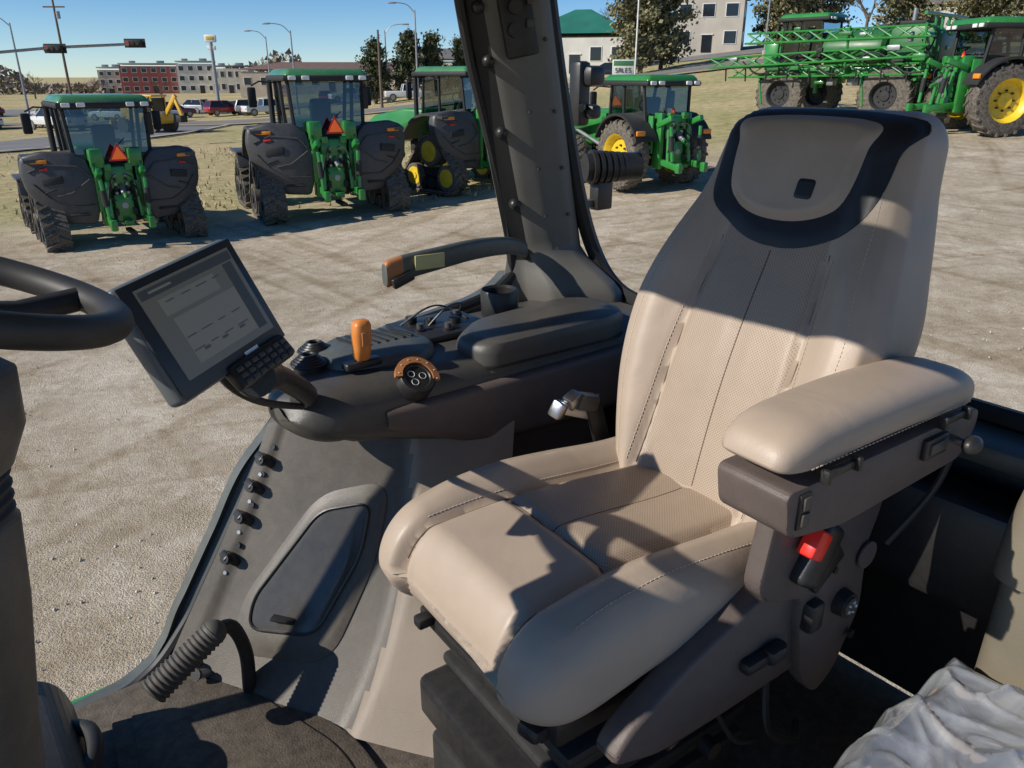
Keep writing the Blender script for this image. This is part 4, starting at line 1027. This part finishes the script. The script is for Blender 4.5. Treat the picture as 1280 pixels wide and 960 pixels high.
    Nn=Vector((0,-.63,.77)); V=Vector((0,.77,.63))
    def P(r,a,h): return C+U*(r*math.cos(a))+V*(r*math.sin(a))+Nn*h
    g.loft([[P(r,2*math.pi*i/28,h) for i in range(28)] for r,h in((.048,-.03),(.048,.006),(.044,.012),(.034,.012),(.032,.009),(.001,.009))],'plas_black')
    A=[math.radians(-25+j*10) for j in range(20)]
    g.loft([[P(.058,a,.004),P(.058,a,.014),P(.040,a,.0165),P(.040,a,.004)] for a in A],'orange_d')
    for j in range(0,20,3): g.box(P(.049,A[j],.0165),(.003,.003,.001),'white')
    for dx,dy in((-.012,.012),(-.012,-.012),(.015,0)):
        g.tube([P(0,0,.0098)+U*(dx+.009*math.cos(t*.524))+V*(dy+.009*math.sin(t*.524)) for t in range(12)],.0007,'white',n=4,closed=True)
    g.obj('rotary_control',e,ang=50)
    g=G(); g.prism(XY(roundpoly([(1.60,1.83),(1.60,2.50),(1.98,2.58),(1.98,1.83)],.02,3)),'x',.98,1.86,'plas_brown',bev=.005); g.obj('lower_panel',e)
    return e
console()
def bez(c,t): 
    a=[(1-t)**3,3*t*(1-t)**2,3*t*t*(1-t),t**3]; return sum((Vector(c[i])*a[i] for i in range(4)),Vector((0,0,0)))
PC=[[(.70,1.955,2.50),(.58,1.955,2.24),(.44,1.955,2.06),(.32,1.955,1.84)],
    [(.82,1.80,2.58),(.72,1.84,2.32),(.62,1.76,2.04),(.44,1.70,1.84)],
    [(.98,1.60,2.60),(.90,1.60,2.38),(.84,1.48,2.10),(.62,1.40,1.84)],
    [(1.25,1.56,2.55),(1.15,1.44,2.40),(1.0,1.28,2.10),(.82,1.14,1.84)]]
def patch(u,v):
    q=[bez(PC[i],v) for i in range(4)]; return bez(q,u)
def psurf(u,v):
    p=patch(u,v); d=.01; n=(patch(u+d,v)-patch(u-d,v)).cross(patch(u,v+d)-patch(u,v-d)).normalized()
    if n.y>0: n=-n
    return p,n
def sidewall():
    e=cabp('cab_side_trim'); g=G(); NU=60;NV=60; vs=[];fs=[];mm=[]
    def disp(u,v):
        return .022*sm(.60+.06*math.sin(v*3),.66+.06*math.sin(v*3),u)+.008*sm(.10,.06,u)
    for i in range(NU+1):
        for j in range(NV+1): p,n=psurf(i/NU,j/NV); vs.append(p+n*disp(i/NU,j/NV))
    for i in range(NU):
        for j in range(NV): fs.append((i*(NV+1)+j,(i+1)*(NV+1)+j,(i+1)*(NV+1)+j+1,i*(NV+1)+j+1)); mm.append('plas_taupe_lit' if i/NU>.62+.06*math.sin(j/NV*3) else 'plas_mid')  # inner side takes the lighter plastic, painting the sunlit part of the panel
    g.add(vs,fs,'plas_taupe_lit',mm); g.obj('trim_panel',e)
    g=G(); o=roundpoly([(.34,.30),(.60,.27),(.60,.50),(.52,.84),(.20,.86),(.17,.66)],.09,6)
    applique(g,psurf,XY(o),.012,'plas_mid',K=6,p=8)
    g.obj('pocket_bezel',e)
    g=G(); o=roundpoly([(.37,.36),(.55,.34),(.55,.50),(.46,.76),(.24,.77),(.22,.66)],.05,6)
    def ps2(u,v): p,n=psurf(u,v); return p+n*.0125,n
    applique(g,ps2,XY(o),.004,'smoke',K=6,p=8,skirt=0)
    p,n=ps2(.35,.72); g.box(p+n*.006,(.07,.03,.010),'plas_black',rot=(0,0,-.9),bev=.004)
    g.tube([ps2(q.x,q.y)[0]+ps2(q.x,q.y)[1]*.003 for q in o],.004,'plas_black',n=6,closed=True)
    g.obj('pocket_cover',e)
    g=G()
    for u,v in((.06,.14),(.055,.24),(.06,.36),(.07,.52)):
        p,n=psurf(u,v); g.cyl(p,p+n*.03,.017,'plas_black',n=14); g.cyl(p+n*.03,p+n*.040,.013,'plas_black',n=12); g.box(p+n*.012,(.05,.04,.022),'plas_black',bev=.005,rot=(0,.8,0))
        g.cyl(p+Vector((.03,-.0,.03)),p+n*.02+Vector((.03,0,.03)),.008,'plas_black',n=8)
        g.cyl(p+Vector((-.02,-.0,-.04)),p+n*.012+Vector((-.02,0,-.04)),.006,'steel',n=6)
    for u,v in((.10,.93),(.15,.95)):
        p,n=psurf(u,v); g.cyl(p,p+n*.04,.013,'steel',n=12); g.cyl(p+n*.04,p+n*.048,.016,'plas_black',n=12)
    g.obj('power_connectors',e)
    g=G(); p0=Vector((.39,1.66,2.13)); p1=Vector((.225,1.655,2.035)); secs=[]
    d=(p1-p0).normalized(); u=d.orthogonal().normalized(); w=d.cross(u)
    for i in range(91):
        t=i/90; r=(.031+.004*t)*(1+.08*math.cos(t*2*math.pi*15)); r*= (1 if t<.96 else (1-t)/.04*.9+.1)
        secs.append([p0.lerp(p1,t)+u*r*math.cos(a)+w*r*math.sin(a) for a in[k*math.pi/9 for k in range(18)]])
    g.loft(secs,'boot'); g.tube(catmull([p0,(.44,1.68,2.11),(.47,1.70,2.0),(.47,1.72,1.86)],6),.018,'rubber',n=12); g.sphere(p0,.032,'boot'); g.obj('ribbed_lever_boot',e,ang=80)
sidewall()
def cabin_frame():
    e=cabp('cab_structure')
    seal=[(1.60,1.995,2.78),(1.47,1.995,2.715),(1.10,1.995,2.665),(.92,1.99,2.62),(.73,1.99,2.45),(.60,1.99,2.25),(.48,1.99,2.06),(.40,1.99,1.94),(.28,1.985,1.83),(.1,1.97,1.80),(-.5,1.95,1.80)]
    g=G(); P=catmull(seal,10); g.tube(P,.020,'framed',n=10)
    top=[(1.60,1.995,2.78),(1.58,1.995,2.95),(1.51,1.99,3.2),(1.43,1.98,3.45),(1.37,1.96,3.66)]
    g.tube(catmull(top,6),.016,'framed',n=8)
    g.obj('side_window_seal',e)
    g=G(); secs=[]
    for i,p in enumerate(P):
        d=(P[min(i+1,len(P)-1)]-P[max(i-1,0)]).normalized()
        q0=p+Vector((0,.012,0)); w=.075
        nn=Vector((-abs(d.z),0,-abs(d.x)))
        secs.append([q0+nn*-.01,q0+nn*w*.5+Vector((0,.03,0)),q0+nn*w+Vector((0,.02,0)),q0+nn*w+Vector((0,.06,0)),q0+Vector((0,.06,0))])
    g.loft(secs,'frame'); g.obj('outer_frame',e)
    g=G(); g.box((.20,2.07,1.715),(.24,.16,.03),'green',bev=.01); g.box((.15,2.06,1.735),(.06,.06,.03),'darkin',bev=.008); g.obj('step_bracket',e)
    g=G()
    def pil(z):
        t=(z-2.72)/(3.66-2.72); fl=sm(.16,0,t)
        a0=1.61-.24*t-.02*fl; a1=1.875-.215*t+.02*fl; b0=1.985-.02*t
        return [(a0-.03*fl,b0+.02,z),(a0+.034,b0-.010-.02*fl,z),(a0+.064,b0-.045-.09*fl,z),((a0+a1)/2-.02,b0-.075-.12*fl,z),(a1-.075,b0-.10-.16*fl,z),(a1-.030,b0-.095-.16*fl,z),(a1,b0-.05-.12*fl,z),(a1+.02,b0+.03,z)]
    secs=[]
    for k in range(31):
        z=2.66+1.03*k/30
        q=roundpoly([Vector(p) for p in pil(z)],.015,3); secs.append(q)
    g.loft(secs,'pillar',lambda i,k:'framed' if (2<=k<8 or k>=21) and i>4 else 'pillar')
    g.obj('rear_pillar',e,ang=50)
    g=G()
    for z in(2.86,3.02,3.24,3.44,3.58):
        p=Vector(pil(z)[1])+Vector((.012,0,0)); g.cyl(p+Vector((.01,.01,0)),p+Vector((-.008,-.022,0)),.018,'plas_black',n=14); g.sphere(p+Vector((-.008,-.022,0)),.018,'plas_black')
    for z in(2.98,3.13,3.3,3.5):
        p=Vector(pil(z)[4]); g.cyl(p,p+Vector((-.0,-.004,0)),.006,'plas_black',n=10)
        p=Vector(pil(z)[3]); g.cyl(p+Vector((0.01,.0,0)),p+Vector((-.0,-.004,0)),.004,'plas_black',n=10)
    p=Vector(pil(3.52)[3]); g.box(p+Vector((0,-.008,.03)),(.10,.024,.20),'plas_black',bev=.01,rot=(0,-.2,-.4)); 
    for dz in(-.03,.03): g.cyl(p+Vector((-.02,-.02,dz+.03)),p+Vector((-.03,-.04,dz+.03)),.02,'plas_black',n=16)
    for dz in(0,.06): g.box(p+Vector((.025,-.035,dz+.02)),(.02,.01,.025),'plas_gray',bev=.003,rot=(0,0,-.4))
    g.obj('pillar_fittings',e)
    g=G(); rw=catmull([(1.665,1.92,3.66),(1.725,1.91,3.35),(1.790,1.89,3.05),(1.850,1.87,2.86),(1.88,1.80,2.745),(1.89,1.68,2.70),(1.885,1.4,2.69),(1.87,1.0,2.685),(1.86,.2,2.68)],8)
    g.tube(rw,.026,'framed',n=8); g.obj('rear_window_seal',e)
    g=G(); g.box((1.87,1.0,2.26),(.05,1.94,.80),'plas_black',bev=.01); g.box((1.80,1.0,2.64),(.16,1.8,.05),'frame',bev=.015)
    g.box((1.72,1.0,2.42),(.14,1.7,.26),'plas_black',bev=.03); g.obj('rear_wall',e)
    g=G(); g.box((.62,1.03,FZ-.025),(2.5,1.88,.05),'mat',bev=.01); g.box((.62,1.03,FZ-.10),(2.46,1.84,.09),'green',bev=.01); g.obj('floor',e)
    g=G(); g.prism(XY(roundpoly([(.16,1.90),(.46,1.90),(.62,1.40),(.60,.6),(.10,.6),(.10,1.5)],.06,5)),'z',FZ+.002,FZ+.018,'mat',bev=.006)
    g.prism(XY(roundpoly([(.20,1.86),(.43,1.86),(.57,1.40),(.55,.65),(.15,.65),(.15,1.5)],.06,5)),'z',FZ+.018,FZ+.024,'mat',bev=.003)
    g.obj('floor_mat',e)
    g=G()
    R0=.24  # roof front edge, out of view, set back so sun reaches the backrest
    def rp(a0,a1,b0,b1):
        g.box(((a0+a1)/2,(b0+b1)/2,3.80),(a1-a0,b1-b0,.16),'greend'); g.box(((a0+a1)/2,(b0+b1)/2,3.705),(a1-a0-.01,b1-b0-.01,.025),'plas_khaki')
    HA0,HA1,HB0,HB1=.38,.74,.80,1.10  # unseen hatch opening, added to let sun onto the upper backrest
    rp(R0,HA0,.0,2.04); rp(HA0+.0005,HA1-.0005,.0,HB0); rp(HA0+.0005,HA1-.0005,HB1,2.04); rp(HA1,1.85,.0,2.04)
    g.obj('roof',e)
    g=G(); g.add([(HA0,HB0,3.87),(HA1,HB0,3.87),(HA1,HB1,3.87),(HA0,HB1,3.87)],[(0,1,2,3)],'added_hatch'); g.obj('added_sun_hatch_glass',e,fix=False)
    g=G()
    for b in(.03,1.99):
        g.tube([(-.55,b,1.82),(-.50,b,2.7),(-.25,b,3.3),(.22,b,3.74)],.035,'framed',n=8)
    g.tube([(1.85,.03,1.82),(1.86,.03,2.7),(1.74,.03,3.70)],.05,'framed',n=8)
    g.tube([(-.55,.03,1.82),(-.55,1.99,1.82)],.04,'framed',n=8)
    g.obj('front_frame',e)
M['pillar']=pmat('pillar_trim',(.13,.125,.11),.45,bump=.3,bscale=500,dust=.06)
M['added_hatch']=glassmat('added_hatch_glass',(.9,.92,.92),.05)  # pane of the hatch added for sun on the seat
cabin_frame()
def handle():
    e=cabp('grab_handle'); g=G(); secs=[]
    C=catmull([(1.60,1.93,2.875),(1.50,1.90,2.905),(1.36,1.88,2.915),(1.22,1.88,2.905),(1.12,1.885,2.895),(1.055,1.89,2.88)],6)
    for i,p in enumerate(C):
        t=i/(len(C)-1); h=.025+.014*t; h*= (1 if t<.97 else .8); w=.015
        secs.append([p+Vector((0,w*math.copysign(abs(math.cos(a))**.6,math.cos(a)),h*math.copysign(abs(math.sin(a))**.6,math.sin(a)))) for a in[k*math.pi/8 for k in range(16)]])
    n=len(secs); g.loft(secs,'frame',lambda i,k:'orange_d' if i>n-7 else 'frame'); g.box((1.19,1.863,2.905),(.10,.004,.042),'yellow_lbl',rot=(0,.03,0),bev=.001); g.box((1.10,1.868,2.865),(.07,.02,.03),'plas_black',rot=(0,-.3,0),bev=.005)
    g.obj('handle_body',e,ang=50)
handle()
def worklights():
    e=cabp('work_light'); g=G()
    for j in range(7): g.cyl((2.05+.022*j,2.10-.01*j,3.09),(2.063+.022*j,2.094-.01*j,3.09),.062-.002*j,'plas_black',n=24)
    g.cyl((2.03,2.11,3.09),(2.22,2.02,3.09),.05,'plas_black',n=24); g.box((2.1,2.09,2.99),(.08,.05,.11),'plas_black',bev=.01); g.box((2.0,2.1,2.96),(.25,.03,.03),'frame',bev=.008); g.obj('lamp_housing',e)
    e=cabp('work_light'); g=G(); g.box((2.05,2.17,3.34),(.06,.06,.22),'plas_black',bev=.015); g.box((2.08,2.15,3.40),(.08,.09,.07),'plas_black',bev=.02); g.box((2.08,2.15,3.28),(.05,.09,.05),'plas_black',bev=.015)
    g.tube([(1.9,2.0,3.3),(2.05,2.15,3.3)],.012,'plas_black',n=6); g.obj('lamp_housing',e)
worklights()
def monitor():
    e=empty('display_monitor'); 
    C=Vector((-.50,1.22,3.035)); h=Vector((.37,.90,.13)).normalized(); up=Vector((-.43,0.03,.88)); up=(up-h*up.dot(h)).normalized(); n=h.cross(up); k=.94
    Mx=Matrix((( h.x*k,up.x*k,n.x*k,C.x),(h.y*k,up.y*k,n.y*k,C.y),(h.z*k,up.z*k,n.z*k,C.z),(0,0,0,1)))
    sc=bpy.data.materials.new('display_screen'); sc.use_nodes=True; nt=sc.node_tree; b=nt.nodes['Principled BSDF']
    b.inputs['Base Color'].default_value=(.05,.052,.048,1); b.inputs['Roughness'].default_value=.2; b.inputs['Emission Color'].default_value=(.42,.43,.40,1); b.inputs['Emission Strength'].default_value=.09
    M['screen']=sc; M['ui']=pmat('display_ui',(.08,.085,.075),.25,emit=((.42,.43,.40),.12)); M['ui2']=pmat('display_ui_text',(.05,.05,.05),.3,emit=((.3,.32,.32),.06)); M['ui3']=pmat('display_ui_bar',(.03,.035,.035),.3,emit=((.3,.34,.34),.04)); M['mon']=pmat('monitor_bezel',(.03,.033,.036),.35)
    M['monside']=pmat('monitor_side',(.12,.135,.14),.35)
    g=G(); g.box((0,0,-.022),(.275,.215,.042),'monside',bev=.012,seg=3); g.box((0,0,.0015),(.266,.206,.006),'mon',bev=.003); g.box((0.004,0.006,.0045),(.222,.166,.004),'screen')
    g.box((.004,0.076,.0072),(.215,.016,.0008),'ui3'); g.box((-.06,.0765,.0079),(.05,.004,.0004),'ui'); g.box((.006,-.02,.0071),(.15,.085,.0006),'ui'); g.box((-.012,.045,.0072),(.13,.03,.0006),'ui')
    for i in range(3):
        for j in range(4): g.box((-.055+.037*j,.052-.03*i if i<1 else .01-.025*i,.0078),(.018+.004*((i+j)%3),.0022,.0004),'ui2')
    for j in range(3): g.box((-.04+.045*j,-.045,.0078),(.014,.005,.0004),'ui2')
    g.box((.094,0,.0073),(.022,.13,.0006),'ui3')
    g.box((.04,-.091,.006),(.035,.008,.001),'white')
    g.box((.045,-.118,.004),(.15,.048,.03),'plas_black',bev=.008,rot=(-.25,0,0))
    for i in range(3):
        for j in range(7): g.box((-.015+.02*j,-.106-.012*i,.020-.003*(1-i)),(.015,.009,.006),'plas_gray',bev=.002,rot=(-.25,0,0))
    g.cyl((.03,-.14,-.01),(.10,-.155,-.06),.035,'plas_black',n=16)
    o=g.obj('display_and_keypad',e); o.matrix_local=Mx
    g=G(); g.tube(catmull([Mx@Vector((.02,-.10,-.03)),Mx@Vector((.05,-.155,-.05)),Mx@Vector((.14,-.17,-.09)),Vector((-.46,1.60,2.74)),Vector((-.50,1.68,2.69))],8),.024,'plas_black',n=12)
    g.tube(catmull([Mx@Vector((.0,-.05,-.03)),Mx@Vector((.03,-.12,-.09)),Mx@Vector((.1,-.2,-.12)),Vector((-.48,1.62,2.70))],8),.008,'rubber',n=8)
    g.obj('monitor_arm',e)
monitor()
def steering():
    e=empty('steering_wheel'); C=Vector((-.683,.87,3.182)); n=Vector((.30,.24,1)).normalized(); u=n.orthogonal().normalized(); w=n.cross(u); R=.208
    g=G(); g.tube([C+u*R*math.cos(a)+w*R*math.sin(a) for a in[i*math.pi/32 for i in range(64)]],.020,'rubber',n=14,closed=True)
    for a in(.3,2.4,4.5):
        d=u*math.cos(a)+w*math.sin(a); g.tube([C+d*.03-n*.04,C+d*.12-n*.03,C+d*R],.017,'rubber',n=8)
    g.cyl(C-n*.07,C-n*.015,.065,'plas_black',r1=.05,n=24); g.obj('rim_and_spokes',e,ang=60)
    e=empty('steering_column'); g=G(); B0=C-n*.07
    def q(z,ex,cy,w,d):
        cx=ex-w; return [(cx+w*math.copysign(abs(math.cos(a))**.75,math.cos(a)),cy+d*math.copysign(abs(math.sin(a))**.75,math.sin(a)),z) for a in[k*math.pi/16 for k in range(32)]]
    g.loft([q(3.112,-.575,.76,.04,.05),q(3.108,-.555,.76,.07,.07),q(3.098,-.543,.76,.085,.08),q(3.03,-.550,.76,.085,.085),q(2.985,-.570,.76,.07,.07)],'plas_mid')
    secs=[]
    for k in range(40):
        t=k/39; secs.append(q(2.99-.075*t,-.577+.003*math.cos(t*30)-.008*t,.76,.060*(1+.05*math.cos(t*30)),.062*(1+.05*math.cos(t*30))))
    g.loft(secs,'rubber')
    g.loft([q(2.93,-.59,.76,.05,.05),q(2.915,-.578,.76,.066,.065),q(2.8,-.592,.76,.068,.066),q(2.6,-.628,.76,.074,.07),q(2.3,-.68,.77,.085,.085),q(2.08,-.70,.79,.11,.12),q(1.84,-.72,.80,.16,.15)],'plas_mid')
    g.tube([B0,C-n*.10,(-.65,.76,3.05)],.045,'plas_black',n=12)
    g.obj('column_cover',e,ang=60)
    e=cabp('pedal_console'); g=G()
    g.prism(XY(roundpoly([(-.30,1.84),(.02,1.84),(.09,1.92),(.06,2.04),(-.04,2.09),(-.30,2.10)],.05,5)),'y',1.50,1.86,'plas_mid',bev=.02,seg=3)
    g.prism(XY(roundpoly([(-.30,1.84),(.10,1.84),(.15,1.88),(.08,1.95),(-.30,2.02)],.04,4)),'y',.95,1.50,'plas_mid',bev=.02,seg=3)
    g.tube(catmull([(.03,1.52,1.99),(.08,1.57,2.01),(.09,1.66,2.01),(.04,1.75,1.98)],8),.018,'rubber',n=12)
    g.prism(XY(roundpoly([(-.55,1.84),(-.28,1.84),(-.28,2.45),(-.5,2.75)],.05,4)),'y',.9,1.3,'plas_gray',bev=.02,seg=3)
    g.obj('console_body',e)
steering()
def near():
    e=cabp('instructor_seat'); g=G(); secs=[]
    o=roundpoly([(.85,.02),(1.42,.02),(1.42,.40),(.85,.40)],.08,6); c=Vector((1.13,.21))
    g.loft([[(c.x+(p.x-c.x)*r,c.y+(p.y-c.y)*r,z) for p in o] for r,z in((.98,2.20),(1,2.24),(1,2.30),(.97,2.325),(.88,2.335),(.4,2.34),(.02,2.34))],'leather'); g.obj('cushion',e,ang=60)
    g=G(); g.box((1.13,.2,2.02),(.48,.36,.36),'plas_black',bev=.02); g.obj('base_box',e)
    NU=NV=120; vs=[];fs=[]
    from mathutils import noise as mn
    for i in range(NU+1):
        for j in range(NV+1):
            u=i/NU; v=j/NV
            a=.70+.80*u+.02*mn.noise(Vector((v*6,0,2))); b=-.05+.49*v+.025*mn.noise(Vector((u*7,3,0))); p=Vector((a,b,0))
            ed=min(1,min(i,NU-i,j,NV-j)/14)
            r1=max(0,1-abs(mn.noise(Vector((a*5+b*3,b*9-a*4,1))))*5.0)**2; r2=max(0,1-abs(mn.noise(Vector((a*11-b*6,b*7+a*8,4))))*5)**2
            z=2.352+.016*mn.noise(p*4)+.012*r1+.006*r2+.002*mn.noise(p*28)-(1-ed)**2*.12
            vs.append((a,b,z))
    for i in range(NU):
        for j in range(NV): fs.append((i*(NV+1)+j,(i+1)*(NV+1)+j,(i+1)*(NV+1)+j+1,i*(NV+1)+j+1))
    g=G(); g.add(vs,fs,'wrap'); g.obj('plastic_wrap',e,ang=180)
    e=cabp('rear_trim_column'); g=G(); o=roundpoly([(1.50,.12),(1.80,.12),(1.80,.40),(1.50,.40)],.06,6); c=Vector((1.65,.26))
    g.loft([[(c.x+(p.x-c.x)*r,c.y+(p.y-c.y)*r,z) for p in o] for r,z in((1.0,1.85),(.95,2.45),(.96,2.50),(1.06,2.505),(1.06,2.54),(1.03,2.62),(.95,2.70),(.8,2.735),(.3,2.75),(.02,2.75))],'plas_khaki'); g.obj('column_trim',e,ang=50)
near()
# ---------------------------------------------------------------- light, world, camera
sd=Vector((-.93,-.36,0)).normalized(); EL=math.radians(33)
sv=Vector((sd.x*math.cos(EL),sd.y*math.cos(EL),math.sin(EL)))
l=bpy.data.lights.new('sun','SUN'); l.energy=5.0; l.angle=math.radians(.5); l.color=(1,.94,.85)
lo=bpy.data.objects.new('sun',l); S.collection.objects.link(lo); lo.rotation_euler=sv.to_track_quat('Z','Y').to_euler()
w=bpy.data.worlds.new('World'); S.world=w; w.use_nodes=True; nt=w.node_tree; bg=nt.nodes['Background']
sk=nt.nodes.new('ShaderNodeTexSky'); sk.sky_type='NISHITA'; sk.sun_disc=False; sk.sun_elevation=EL; sk.sun_rotation=math.atan2(sd.x,sd.y)%(2*math.pi); sk.dust_density=0; sk.air_density=.8; sk.ozone_density=4; sk.altitude=1500
hs=nt.nodes.new('ShaderNodeHueSaturation'); hs.inputs['Saturation'].default_value=1.2
nt.links.new(sk.outputs[0],hs.inputs['Color']); nt.links.new(hs.outputs[0],bg.inputs[0]); bg.inputs['Strength'].default_value=.115
S.view_settings.view_transform='Standard'; S.view_settings.look='None'; S.view_settings.exposure=0
cam=bpy.data.cameras.new('camera'); co=bpy.data.objects.new('camera',cam); S.collection.objects.link(co); S.camera=co
cam.sensor_width=36; cam.lens=967/1280*36; cam.clip_start=.02; cam.clip_end=6000
co.location=(0,0,3.4); co.rotation_euler=(math.radians(90-21.7),0,0)
